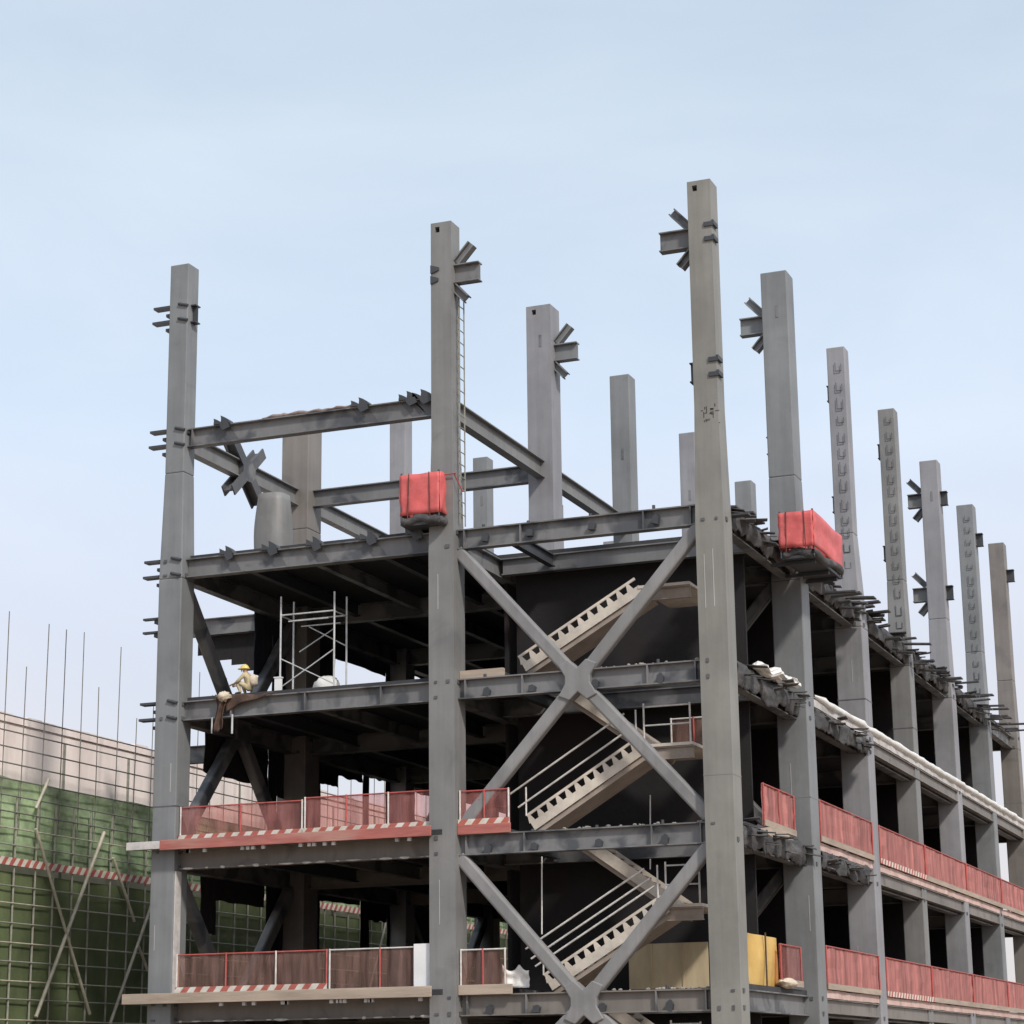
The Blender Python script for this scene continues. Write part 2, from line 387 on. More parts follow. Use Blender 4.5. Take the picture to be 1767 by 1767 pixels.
def stub(i, j, l, dx, dy, ln=.55, k=False, mat='dark_steel', depth=BD, kl=.75):
    """short beam end welded to a column, with brace ends above and below when the bay is braced"""
    a = sec(i, j)[0 if l >= 5 else 1]/2; x, y, z = XS[i], j*D, LV[l]
    p = Vector((x+dx*a*.98, y+dy*a*.98, z)); q = p+Vector((dx, dy, 0))*ln
    MB().ibeam(p, q, depth, .3).build('beam_stub', mat, COL[i, j])
    if k:
        for s_, zz in ((1, z-.02), (-1, z-depth+.02)):
            p0 = Vector((x+dx*(a-.02), y+dy*(a-.02), zz+s_*.05)); q0 = p0+Vector((dx*.62, dy*.62, s_*.68))*kl
            mb = MB(); mb.ibeam(p0+Vector((0, 0, .12)), q0+Vector((0, 0, .12)), .24, .26, .04, .05); mb.build('brace_stub', mat, COL[i, j])
def plates(i, j, l, dx, ln=.6):
    """pair of open flange plates with lugs"""
    a = sec(i, j)[0 if l >= 5 else 1]/2; x, y, z = XS[i], j*D, LV[l]
    mb = MB()
    for dz, L_ in ((-.02, ln), (-.48, ln+.03)):
        mb.box(min(x+dx*a, x+dx*(a+L_)), max(x+dx*a, x+dx*(a+L_)), y-.30, y-.02, z+dz-.035, z+dz+.035)
        mb.box(min(x+dx*a, x+dx*(a+.18)), max(x+dx*a, x+dx*(a+.18)), y-.2, y+.1, z+dz-.28, z+dz-.19)
        mb.tube((x-.35*a*dx-.1, y-a-.03, z+dz+.03), (x-.35*a*dx+.22, y-a-.03, z+dz-.06), .045, 8)
    mb.each('flange_plate', 'dark_steel', COL[i, j])
for l in (3, 4, 5, 6): plates(0, 0, l, -1, .56)
stub(0, 0, 6, 1, 0, .18)
for zz in (LV[4]-1.75, LV[4]-2.15):
    MB().box(-.95, -.38, -.25, -.1, zz, zz+.06).build('flange_plate', 'dark_steel', COL[0, 0]); MB().box(-.6, -.38, -.2, 0, zz-.11, zz-.004).build('flange_plate', 'dark_steel', COL[0, 0])
stub(1, 0, 6, 1, 0, .78, True, 'beam'); stub(1, 0, 6, -1, 0, .04, False, 'beam')
stub(2, 0, 6, -1, 0, .92, True, 'beam'); stub(2, 0, 5, -1, 0, .16)
stub(1, 1, 6, 1, 0, .78, True, 'col_blue'); stub(2, 1, 6, -1, 0, .80, True, 'col_blue')
for l in (5, 6): stub(2, 4, l, -1, 0, .62, True, 'beam'); stub(2, 4, l, 1, 0, .28)
stub(2, 6, 6, 1, 0, .35); stub(1, 2, 5, -1, 0, .08); stub(2, 2, 6, -1, 0, .1); stub(2, 3, 6, -1, 0, .12); stub(2, 3, 5, -1, 0, .12); stub(2, 2, 5, -1, 0, .1)
stub(2, 1, 5, -1, 0, .1); stub(0, 2, 5, -1, 0, .3); stub(2, 5, 6, 1, 0, .3); stub(1, 3, 5, -1, 0, .1)
# wrapped clamp lugs on the right column
for l in (5, 6):
    a = sec(2, 0)[0]/2; z = LV[l]; mb = MB()
    for dz in (0, -.42):
        mb.box(XS[2]+a*.35, XS[2]+a+.05, -a-.045, -a-.002, z+dz-.1, z+dz+.02); mb.box(XS[2]+a+.002, XS[2]+a+.07, -a-.04, a*.2, z+dz-.06, z+dz+.06)
    mb.each('clamp_plate', 'dark_steel', COL[2, 0])
# lug on the front face of the middle column
for dz, w in ((-.1, .26), (-.42, .24)):
    MB().prism([(XS[1]-.315, -.36, LV[6]+dz+.09), (XS[1]-.315+w, -.36, LV[6]+dz), (XS[1]-.315+w, -.36, LV[6]+dz-.09), (XS[1]-.315, -.36, LV[6]+dz-.16)], (0, .04, 0)).build('lug', 'dark_steel', COL[1, 0])
# climbing rungs up two rear columns
for (i, j) in ((2, 2), (2, 3), (2, 5)):
    a = sec(i, j)[0]/2; x, y = XS[i], j*D; mb = MB(); z = LV[4]+.8
    while z < TOP-.5:
        hh = random.uniform(.18, .4); w = .2
        mb.tube((x-.02, y-a-.05, z), (x-.02+w, y-a-.05, z), .014, 6); mb.tube((x-.02, y-a-.05, z), (x-.02, y-a-.05, z+hh), .012, 6); mb.tube((x-.02+w, y-a-.05, z), (x-.02+w, y-a-.05, z+hh*.8), .012, 6)
        z += random.uniform(.45, .7)
    mb.each('climbing_rung', 'stain_steel', COL[i, j])
# small welded name plates / openings
for (i, j, dz) in ((2, 1, -1.0), (1, 1, -.9), (2, 4, -1.2), (1, 2, -2.6), (1, 3, -2.2), (0, 3, -1.5)):
    a = sec(i, j)[0]/2; x, y = XS[i], j*D
    MB().box(x+.02, x+.10, y-a-.012, y-a-.001, TOP+dz-.5, TOP+dz-.1).build('plate', 'beam', COL[i, j])
# hand painted site marks on the right front column
mb = MB(); a = sec(2, 0)[0]/2
for k in range(26):
    x = XS[2]+random.uniform(-.15, .25); z = LV[5]-1.7+random.uniform(-.25, .35)
    if random.random() < .5: mb.box(x-.012, x+.012, -a-.008, -a-.001, z, z+random.uniform(.06, .2))
    else: mb.box(x, x+random.uniform(.05, .14), -a-.0075, -a-.001, z-.011, z+.011)
mb.build('painted_mark', 'ink', COL[2, 0])

# ---- beams
def half(i, j, l): return sec(i, j)[0 if l >= 5 else 1]/2
def cross_beam(i, j, l, mat='beam', z=None):
    """from column (i,j) to (i+1,j)"""
    z = LV[l] if z is None else z; y = j*D
    p = Vector((XS[i]+half(i, j, l), y, z)); q = Vector((XS[i+1]-half(i+1, j, l), y, z))
    o = MB().ibeam(p, q, BD, .30).build('cross_beam', mat, B)
    return o, p, q
def side_beam(i, j, l, mat='beam'):
    p = Vector((XS[i], j*D+half(i, j, l), LV[l])); q = Vector((XS[i], (j+1)*D-half(i, j+1, l), LV[l]))
    return MB().ibeam(p, q, BD, .30).build('side_beam', mat, B), p, q
def stiffeners(o, p, q, ts, mat='beam', proud=.01):
    mb = MB(); d = q-p
    for t in ts:
        c = p+d*t; mb.box(c.x-.02, c.x+.02, c.y-.149, c.y+.149, c.z-BD+.036, c.z-.036)
    mb.each('stiffener', mat, o)
def clamps(o, p, q, ts, seed=0):
    """dark saddle pieces hung over the beam"""
    rr = random.Random(seed); d = q-p
    for t in ts:
        c = p+d*t; mb = MB(); s = rr.uniform(.2, .32); y0 = c.y-.19
        hump = lambda x, r, h: [(x-r, y0, c.z+.004), (x-r*.9, y0, c.z+h*.6), (x-r*1.0, y0, c.z+h), (x-r*.2, y0, c.z+h*.75), (x+r*.5, y0, c.z+h*.45), (x+r, y0, c.z+.004)]
        hb = MB(); hb.prism(hump(c.x-s*.45, s*.5, .19), (0, .30, 0)); hb.prism(hump(c.x+s*.5, s*.6, .26), (0, .30, 0)); hb.prism([(c.x-s*.3, y0-.004, c.z+.05), (c.x+s*.8, y0-.004, c.z+.05), (c.x+s*1.0, y0-.004, c.z-.12), (c.x+s*.2, y0-.004, c.z-.2), (c.x-s*.1, y0-.004, c.z-.1)], (0, .03, 0))
        hb.each('saddle_plate', 'dark_steel', o)
        mb.prism([(c.x-s, c.y-.03, c.z-.04), (c.x+s*.6, c.y-.03, c.z-.04), (c.x+s*1.4, c.y-.03, c.z-.3), (c.x+s*1.9, c.y-.03, c.z-BD+.05), (c.x+s*.5, c.y-.03, c.z-BD+.05), (c.x-s*.1, c.y-.03, c.z-.34)], (0, .012, 0))
        mb.each('saddle_plate', 'stain_steel', o)
def lugs(o, p, q, ts, dz=-.36):
    d = q-p; mb = MB()
    for t in ts:
        c = p+d*t; e_ = .05*math.sin(c.x*9); mb.prism([(c.x-.11, c.y-.16, c.z+dz-.08), (c.x+.07, c.y-.16, c.z+dz-.11-e_), (c.x+.10, c.y-.16, c.z+dz+.05), (c.x+.02, c.y-.16, c.z+dz+.13+e_), (c.x-.08, c.y-.16, c.z+dz+.09)], (0, .14, 0)); mb.tube((c.x-.05, c.y-.1, c.z), (c.x-.05, c.y-.1, c.z+.07+e_), .045, 8)
    mb.each('lug', 'dark_steel', o)
for l in (1, 2, 3, 4):
    for j in range(NR):
        for i in (0, 1):
            o, p, q = cross_beam(i, j, l, 'beam_warm' if (l < 3 and i == 0) or (l < 2) else 'beam')
            if j == 0:
                if i == 1:
                    stiffeners(o, p, q, [.03, .27, .78, .97], 'beam'); lugs(o, p, q, [.12, .31, .57, .83], -.42 if l < 4 else -.3)
                elif l == 4: clamps(o, p, q, [.17, .35, .53, .75, .93], 3)
                elif l == 3: stiffeners(o, p, q, [.2, .5, .8])
for l in (1, 2, 3, 4):
    for i in range(3):
        for j in range(NR-1): side_beam(i, j, l)
# top ring of beams, only part of it erected
o, p, q = cross_beam(0, 0, 5); clamps(o, p, q, [.145, .71, .90, .955], 5); stiffeners(o, p, q, [.02])
MB().tube((p.x+.0, -.2, p.z-.12), (p.x+.0, -.06, p.z-.12), .06, 10).build('bolt_pin', 'dark_steel', o)
cross_beam(0, 1, 5)
for i, j in ((0, 0), (0, 1), (1, 0), (1, 1)): side_beam(i, j, 5, 'col_neutral')
# node with four brace ends half way along the left top beam
nd = Vector((0, D*.5, LV[5]-BD/2)); mb = MB()
for sy in (-1, 1):
    for sz in (-1, 1):
        mb.bar(nd+Vector((-.17, 0, 0)), nd+Vector((-.17, sy*.98, sz*.84)), .34, .05, up=(1, 0, 0))
        mb.bar(nd+Vector((.17, 0, 0)), nd+Vector((.17, sy*.98, sz*.84)), .34, .05, up=(1, 0, 0))
        mb.bar(nd+Vector((0, sy*.2, sz*.17)), nd+Vector((0, sy*.98, sz*.84)), .05, .3, up=(1, 0, 0))
mb.box(-.19, .19, D*.5-.38, D*.5+.38, LV[5]-BD-.02, LV[5]+.02)
mb.build('brace_node', 'stain_steel', B)
for x_ in (-.196, .172): MB().prism([(x_, D*.5+.42*math.cos(a_*math.pi/4+.39), nd.z+.36*math.sin(a_*math.pi/4+.39)) for a_ in range(8)], (.024, 0, 0)).build('gusset_plate', 'beam', B)
# cantilevers past the left face on the second row
for l in (3, 4):
    MB().ibeam((-5.0, D, LV[l]), (-half(0, 1, l), D, LV[l])).build('cantilever_beam', 'beam', B)
MB().tube((-4.45, D-.1, LV[3]-.1), (-4.45, D-.1, LV[4]-.3), .06, 8).build('post', 'dark_steel', B)
# secondary joists behind the stair bay and below the floors
YS = 3.8
for l in (1, 2, 3, 4):
    MB().ibeam((XS[1]+.17, YS, LV[l]), (XS[2]-.17, YS, LV[l]), .5, .26).build('joist', 'beam', B)
    MB().ibeam((10.35, .16, LV[l]-.05), (10.35, YS-.14, LV[l]-.05), .36, .2).build('joist', 'dark_steel', B)
    for k in range(1, 4):
        x = W1*k/4
        for j in range(3): MB().ibeam((x, j*D+.16, LV[l]-.02), (x, (j+1)*D-.16, LV[l]-.02), .40, .2).build('joist', 'dark_steel' if k != 2 else 'beam', B)

# broken line of pale speckles along the lower flange of two front beams
rr = random.Random(21)
for l in (1, 2):
    mb = MB(); x = .5
    while x < W1-.6:
        w_ = rr.uniform(.06, .5); mb.blob((x+w_/2, -.152, LV[l]-BD+.02), (w_/2, .03, rr.uniform(.015, .045)), x, .4, 2.2, 10, 6); x += w_+rr.uniform(.02, .45)
    mb.each('mortar_splash', 'edge_pale', bpy.data.objects['cross_beam'] if l == 1 else bpy.data.objects['cross_beam.%03d' % (2*NR)], smooth=True)
# ---- X braces over two storeys
def brace(p, q, w=.36, mat='brace'):
    return MB().bar(p, q, w*.8, w).build('brace', mat, B, bevel=.06)
def xbrace_front(i, j, mat='brace'):
    y = j*D; xa = XS[i]+half(i, j, 4)-.02; xb = XS[i+1]-half(i+1, j, 4)+.02; xm = (xa+xb)/2
    for lt, lm, lb in ((4, 3, 2), (2, 1, 0)):
        zt = LV[lt]-BD-.02; zm = LV[lm]-BD/2; zb = LV[lb]+.12 if lb else .1
        c = Vector((xm, y, zm))
        for x_ in (xa, xb):
            for z_ in (zt, zb):
                e = Vector((x_, y, z_)); d = (e-c).normalized()
                brace(c+d*.42, e, .36, mat)
        mb = MB(); w = .40
        mb.prism([(xm-.55, y-.2, zm+.42), (xm-.25, y-.2, zm+.55), (xm, y-.2, zm+.33), (xm+.25, y-.2, zm+.55), (xm+.55, y-.2, zm+.42), (xm+.36, y-.2, zm+.1), (xm+.36, y-.2, zm-.1), (xm+.55, y-.2, zm-.42), (xm+.25, y-.2, zm-.55), (xm, y-.2, zm-.33), (xm-.25, y-.2, zm-.55), (xm-.55, y-.2, zm-.42), (xm-.36, y-.2, zm-.1), (xm-.36, y-.2, zm+.1)], (0, w, 0))
        mb.build('brace_node', mat, B, bevel=.03)
def xbrace_side(i, j, mat='beam'):
    x = XS[i]; ya = j*D+half(i, j, 4)-.02; yb = (j+1)*D-half(i, j+1, 4)+.02; ym = (ya+yb)/2
    for lt, lm, lb in ((4, 3, 2), (2, 1, 0)):
        zt = LV[lt]-BD-.02; zm = LV[lm]-BD/2; zb = LV[lb]+.12 if lb else .1; c = Vector((x, ym, zm))
        for y_ in (ya, yb):
            for z_ in (zt, zb):
                e = Vector((x, y_, z_)); d = (e-c).normalized(); brace(c+d*.2, e, .40, mat)
        MB().box(x-.21, x+.21, ym-.45, ym+.45, zm-.33, zm+.32).build('brace_node', mat, B, bevel=.03)
xbrace_front(1, 0); xbrace_front(1, 1, 'beam'); xbrace_side(0, 0); xbrace_side(0, 2)

# ---- floors
YE = (NR-1)*D+.4; XE = XS[2]+.42
def slab(mb, x0, x1, y0, y1, l, th=.14): mb.box(x0, x1, y0, y1, LV[l]+.004, LV[l]+.004+th)
for l in (1, 2, 3, 4):
    mb = MB(); yf = -.72 if l < 3 else .12
    xl = -.9 if l < 3 else -.1
    if l < 3: slab(mb, xl, 8.3, yf, -.39, l)
    slab(mb, -.1 if l > 2 else -.35, W1, .0+(.12 if l > 2 else -.389), D*1.0, l)
    slab(mb, W1+.001, 10.25, .12 if l > 2 else -.2, YS, l) if l < 4 else None
    slab(mb, W1+.001, XS[2]-.1, YS+.001, D, l)
    xr = XS[2]+.1 if l == 4 else XE-.1
    if l < 4: slab(mb, XS[2]-.099, XS[2]+.1, 1., D, l)
    slab(mb, -.1, xr, D+.001, YE, l)
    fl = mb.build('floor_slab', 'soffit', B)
    # edge boards that show
    if l in (1, 2):
        z = LV[l]
        if l == 1:
            MB().box(-.95, 8.42, yf-.06, yf-.002, z-.06, z+.22).build('edge_board', 'edge_beige', fl, bevel=.01)
        else:
            MB().box(.12, 8.42, yf-.06, yf-.002, z-.06, z+.22).build('edge_board', 'edge_red', fl, bevel=.01)
            MB().box(-.95, .118, yf-.07, yf-.002, z-.02, z+.20).build('edge_board', 'edge_pale', fl, bevel=.01)
        MB().box(8.97, 10.5, -.26, -.201, z-.02, z+.24).build('edge_board', 'edge_red' if l == 2 else 'edge_beige', fl, bevel=.01)
        # underside hangers and drip clips
        mb = MB()
        for k in range(14):
            x = random.uniform(.3, 8.2); mb.box(x-.05, x+.05, yf+.02, yf+.1, z-.16, z-.062)
        mb.each('hanger', 'edge_pale', fl)
    if l == 3:
        MB().box(8.97, 10.25, -.02, .115, LV[3]+.005, LV[3]+.24).build('edge_board', 'edge_beige', fl)
    # right hand slab edge
    if l < 4:
        mb = MB(); n = 60
        y0, y1 = D+.55, YE; prof = []
        for k in range(n+1):
            y = y0+(y1-y0)*k/n; jx = .04*noise.noise(Vector((y*1.7, l*5, 0))); jz = .05*noise.noise(Vector((y*2.3, l*9, 4)))
            prof.append([(XE-.099, y, LV[l]-.04+jz*.5), (XE+jx, y, LV[l]-.04+jz*.5), (XE+jx*.5, y, LV[l]+.19+jz), (XE-.099, y, LV[l]+.2+jz)])
        o_ = len(mb.v); mb.v += [Vector(p_) for r_ in prof for p_ in r_]
        for k in range(n):
            for c_ in range(4): mb.f.append((o_+k*4+c_, o_+k*4+(c_+1) % 4, o_+(k+1)*4+(c_+1) % 4, o_+(k+1)*4+c_))
        mb.f += [(o_, o_+1, o_+2, o_+3), (o_+n*4+3, o_+n*4+2, o_+n*4+1, o_+n*4)]
        mb.build('edge_board', 'edge_pale' if l == 3 else 'edge_pink', fl)
        # light channel hung under that edge
        MB().ibeam((XE-.12, D+.6, LV[l]-.05), (XE-.12, YE, LV[l]-.05), .42, .2).build('edge_channel', 'beam_warm', fl)
    # ragged ends of the metal deck sheets over the right edge
    if l == 4:
        y = .5; rr = random.Random(11)
        while y < YE-2:
            w = rr.uniform(.22, .5); ln = rr.choice([.1, .3, .45, .6, .95, .75])*(1.15 if y > 11 else .7); zz = LV[4]+.15+rr.uniform(.0, .06)
            mb = MB(); tip = rr.uniform(-.22, .06); zz -= rr.choice([0, 0, .2, .45]); x0 = XS[2]-.6; x1 = XS[2]+.15+ln
            mb.quadbox([(x0,y,zz),(x1,y,zz+tip),(x1,y+w*.9,zz+tip),(x0,y+w,zz),(x0,y,zz+.05),(x1,y,zz+tip+.05),(x1,y+w*.9,zz+tip+.05),(x0,y+w,zz+.05)])
            mb.build('deck_sheet', 'deck_dark', fl); y += w+rr.uniform(-.0, .35)

# ---- near black walls added to keep the inside in shade
def shade_wall_y(y, x0, x1, l, z0=None, z1=None, mat='partition'):
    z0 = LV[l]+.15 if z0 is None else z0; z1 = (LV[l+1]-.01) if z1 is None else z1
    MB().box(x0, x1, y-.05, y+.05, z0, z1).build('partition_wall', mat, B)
def shade_wall_x(x, y0, y1, l, z0=None, z1=None, mat='partition'):
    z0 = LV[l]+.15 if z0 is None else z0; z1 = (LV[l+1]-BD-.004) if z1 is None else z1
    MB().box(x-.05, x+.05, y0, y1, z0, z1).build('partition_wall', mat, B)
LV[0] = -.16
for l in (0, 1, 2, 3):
    shade_wall_y(4.3, XS[1]+.4, XS[2]-.4, l)
    shade_wall_y(D+4.6, XS[1]+.4, XS[2]-.9, l); shade_wall_y(3*D+3.9, XS[1]+.4, XS[2]-.9, l); shade_wall_y(5*D+3.9, XS[1]+.4, XS[2]-.9, l)
    shade_wall_x(XS[1], 4.4, D*2-.5, l, z1=LV[l+1]-BD-.02); shade_wall_x(XS[1], D*2+.5, D*5, l, z1=LV[l+1]-BD-.02)

# limp dark sheets added as shade inside the left face; bright gaps left below
def shade_sheet(px0, px1, l, py_bot, X=-.24, seed=0):
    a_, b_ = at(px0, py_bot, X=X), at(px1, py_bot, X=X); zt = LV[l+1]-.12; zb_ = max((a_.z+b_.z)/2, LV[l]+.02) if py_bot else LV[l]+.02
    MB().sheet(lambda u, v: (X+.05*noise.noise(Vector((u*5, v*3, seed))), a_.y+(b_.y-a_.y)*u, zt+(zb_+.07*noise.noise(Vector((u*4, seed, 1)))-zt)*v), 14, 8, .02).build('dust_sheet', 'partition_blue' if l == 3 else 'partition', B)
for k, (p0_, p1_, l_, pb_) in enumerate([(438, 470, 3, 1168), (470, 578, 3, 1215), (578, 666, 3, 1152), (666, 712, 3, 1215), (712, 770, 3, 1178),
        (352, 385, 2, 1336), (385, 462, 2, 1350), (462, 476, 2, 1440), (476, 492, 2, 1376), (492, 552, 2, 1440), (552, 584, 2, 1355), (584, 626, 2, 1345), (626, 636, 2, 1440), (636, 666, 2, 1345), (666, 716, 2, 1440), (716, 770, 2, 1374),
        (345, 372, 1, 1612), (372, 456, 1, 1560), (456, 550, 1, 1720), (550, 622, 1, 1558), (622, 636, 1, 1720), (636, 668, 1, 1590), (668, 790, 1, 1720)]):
    shade_sheet(p0_, p1_, l_, pb_, seed=k*1.7)
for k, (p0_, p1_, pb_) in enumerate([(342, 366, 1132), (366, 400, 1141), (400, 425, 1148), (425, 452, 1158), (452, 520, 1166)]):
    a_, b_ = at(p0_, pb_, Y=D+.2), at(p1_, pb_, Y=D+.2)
    MB().box(a_.x, b_.x-.004, D+.17, D+.19, a_.z, LV[4]-BD+.05).build('dust_sheet', 'partition', B)  # more added dark strips, imitating shade under the left cantilever

# ---- stairs
def stair(l, px_bot, py_bot, px_top, py_top, rails, landing_px, second=True):
    """first flight near the front face, then a half landing, then the return flight behind"""
    y0, y1 = .55, 1.75
    a = at(px_bot, py_bot, Y=y0); b = at(px_top, py_top, Y=y0)
    st = empty('stair', (0, 0, 0)); st.parent = B; st['label'] = 'cream painted open tread steel stair between two floors'
    n = 12; dx = (b.x-a.x)/n; dz = (b.z-a.z)/n; sl = Vector((dx, 0, dz)).normalized(); up = Vector((-sl.z, 0, sl.x))
    P = lambda t, h, y: Vector((a.x+(b.x-a.x)*t, y, a.z+(b.z-a.z)*t))+up*h
    for y in (y0, y1-.05):
        mb = MB(); mb.prism([P(0, -.16, y), P(1, -.16, y), P(1, .08, y), P(0, .08, y)], (0, .05, 0)); mb.prism([P(0, .27, y), P(1, .27, y), P(1, .34, y), P(0, .34, y)], (0, .05, 0))
        for k in range(n):
            t = (k+.18)/n; mb.prism([P(t-.3/n, .078, y), P(t+.3/n, .078, y), P(t+.12/n, .272, y), P(t-.12/n, .272, y)], (0, .049, 0))
        mb.build('stringer', 'stair', st)
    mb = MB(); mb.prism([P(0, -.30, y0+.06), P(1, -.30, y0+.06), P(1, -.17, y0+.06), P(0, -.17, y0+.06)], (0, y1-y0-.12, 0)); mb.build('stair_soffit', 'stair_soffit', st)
    for k in range(n):
        x = a.x+dx*(k+.2); z = a.z+dz*(k+.6); MB().box(x, x+dx*.95, y0+.052, y1-.052, z, z+.03).build('tread', 'stair', st)
    xl0, xl1 = b.x, at(landing_px, py_top, Y=y0).x; zl = b.z
    MB().box(xl0-.05, xl1, y0-.02, 3.4, zl-.03, zl+.05).build('landing', 'stair', st)
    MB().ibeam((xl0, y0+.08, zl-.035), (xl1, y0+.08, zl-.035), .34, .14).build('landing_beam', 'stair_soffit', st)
    # return flight
    if second:
        c = Vector((b.x-.0, 0, zl)); e = Vector((a.x+.2, 0, LV[l+1]+.1)); sl2 = (e-c).normalized(); u2 = Vector((sl2.z, 0, -sl2.x)); u2 = u2 if u2.z > 0 else -u2
        Q = lambda t, h, y: Vector((c.x+(e.x-c.x)*t, y, c.z+(e.z-c.z)*t))+u2*h
        for y in (2.15, 3.3):
            MB().prism([Q(0, -.16, y), Q(1, -.16, y), Q(1, .14, y), Q(0, .14, y)], (0, .05, 0)).build('stringer', 'stair', st)
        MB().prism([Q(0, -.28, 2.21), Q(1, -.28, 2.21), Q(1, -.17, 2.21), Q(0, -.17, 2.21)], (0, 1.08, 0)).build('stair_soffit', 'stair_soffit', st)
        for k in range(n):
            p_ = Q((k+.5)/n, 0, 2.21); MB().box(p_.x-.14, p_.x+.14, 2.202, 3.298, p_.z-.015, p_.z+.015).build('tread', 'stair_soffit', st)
    if rails:
        mb = MB(); hs = rails
        for h in hs: mb.tube(P(-.02, h, y0-.02), P(1.0, h, y0-.02), .028, 8)
        for t in (0, .98):
            q0 = P(t, .3, y0-.02); q1 = P(t, max(hs), y0-.02); mb.tube(q0, Vector((q0.x, q0.y, q1.z+.12)), .024, 8)
        mb.tube((xl0, y0, zl+.05), (xl0, y0, zl+1.15), .026, 8); mb.tube((xl1-.06, y0, zl+.05), (xl1-.06, y0, zl+1.1), .026, 8)
        for z in (.55, 1.05): mb.tube((xl0, y0, zl+z), (xl1-.06, y0, zl+z), .022, 8)
        mb.each('handrail', 'rail', st)
    return a, b, xl0, xl1, zl
S3 = stair(3, 903, 1150, 1104, 1014, None, 1190, False)
S2 = stair(2, 918, 1424, 1112, 1288, (.62, 1.06), 1196)
S1 = stair(1, 948, 1700, 1150, 1564, (.62, .85, 1.15), 1212)
S0 = stair(0, 968, 1990, 1160, 1840, (.62, 1.06), 1215)
for px_, y0_, y1_, yy in ((935, 1478, 1612, .7), (1122, 1372, 1424, 1.9), (1122, 1482, 1500, 1.9)):
    MB().tube(at(px_, y0_, Y=yy), at(px_, y1_, Y=yy), .02, 6).build('hanger_rod', 'rail', B)
# ------------------------------------------------------------------ guards
def guard_x(x0, x1, y, l, h, mats, nposts, label, z0=None, group='red mesh guard panels along the front floor edges', stripe=True, n_panels=None, seed=0):
    z = LV[l]+.15 if z0 is None else z0
    t = empty('guard_panel', ((x0+x1)/2, y, z), label, 'guard panel', group)
    MB().sheet(lambda u, v: (x0+(x1-x0)*u, y+.03*noise.noise(Vector((u*9, v*3, seed))), z+.02+(h-.02-.07*abs(noise.noise(Vector((u*7, seed, 2)))))*v), 24, 4, .012).build('mesh_sheet', mats, t)
    mb = MB(); mb.tube((x0, y-.03, z+h), (x1, y-.03, z+h), .022, 8); mb.tube((x0, y-.03, z+.04), (x1, y-.03, z+.04), .02, 8); mb.each('rail', 'red_post' if stripe else 'rail', t)
    for k in range(nposts):
        x = x0+.03+(x1-x0-.06)*k/max(1, nposts-1); MB().tube((x, y-.04, z), (x, y-.04, z+h+.03), .026, 8).build('post', 'red_post' if k % 2 else 'rail', t)
    if stripe: MB().box(x0, x1, y-.12, y-.08, z+.03, z+.24).build('toe_board', 'stripe', t)
    return t
def guard_y(y0, y1, x, l, h, mat, nposts, label, group='dense red mesh guard panels along the right floor edges', seed=0, toe='edge_beige'):
    z = LV[l]+.2
    t = empty('guard_panel', (x, (y0+y1)/2, z), label, 'guard panel', group)
    MB().sheet(lambda u, v: (x+.04*noise.noise(Vector((u*11, v*3, seed))), y0+(y1-y0)*u, z+.02+(h-.02-.07*abs(noise.noise(Vector((u*7, seed, 2)))))*v), 24, 4, .012).build('mesh_sheet', mat, t)
    mb = MB(); mb.tube((x+.03, y0, z+h), (x+.03, y1, z+h), .022, 8); mb.build('rail', 'red_post', t)
    for k in range(nposts):
        yy = y0+.03+(y1-y0-.06)*k/max(1, nposts-1); MB().tube((x+.045, yy, z), (x+.045, yy, z+h+.02), .025, 8).build('post', 'red_post', t)
    MB().box(x+.06, x+.09, y0, y1, z-.0, z+.17).build('toe_board', toe, t)
    return t
e1 = W1-.39
guard_x(.40, 4.3, -.14, 2, 1.02, 'red_net', 3, 'longer red mesh guard panel left of centre on the upper red edged floor')
guard_x(4.33, e1, -.14, 2, 1.08, 'red_net', 4, 'red mesh guard panel beside the middle column on the upper red edged floor', seed=3)
guard_x(.40, 5.1, -.14, 1, 1.12, 'red_net_faint', 4, 'faded red mesh guard panel left of centre on the lowest floor', seed=5)
guard_x(5.13, e1, -.14, 1, 1.12, 'red_net_faint', 3, 'faded guard panel beside the middle column above the lowest floor edge', seed=6, stripe=False)
guard_x(8.98, 10.45, -.12, 2, 1.0, 'red_net', 3, 'short red mesh guard panel at the foot of the middle stair', seed=8)
guard_x(8.98, 10.3, -.12, 1, 1.0, 'red_net_faint', 3, 'short faded guard panel at the foot of the lowest stair', seed=9, stripe=False)
guard_x(S2[2], S2[3], 2.9, 2, 1.0, 'red_net_faint', 3, 'dark red guard panel on the half landing of the middle stair', z0=S2[4]+.05, stripe=False, group=None)
XG = XE-.0
for l in (1, 2):
    for (j, jl) in ((1, 'second and third'), (2, 'third and fourth'), (3, 'fourth and fifth'), (4, 'fifth and sixth'), (5, 'sixth and seventh')):
        guard_y(j*D+(.5 if j < 3 else .02), (j+1)*D-(.48 if j == 1 else 0), XG, l, 1.22, 'red_sheet', 2, ('upper' if l == 2 else 'lower')+' dense red guard sheet on the right face between its '+jl+' columns', seed=j+l*10, toe='stripe' if j == 2 else 'edge_beige')
pa = at(1310, 1430, X=XS[2]); pb = at(1364, 1440, X=XS[2])
guard_y(pa.y, pb.y, XS[2]+.1, 2, 1.15, 'red_sheet', 3, 'small bright red guard panel just right of the tall corner column, upper row', seed=31)
pa = at(1340, 1705, X=XS[2]); pb = at(1376, 1705, X=XS[2])
guard_y(pa.y, pb.y, XS[2]+.1, 1, 1.1, 'red_net', 2, 'small faded red guard panel beside the yellow sheet, lower row', seed=32)

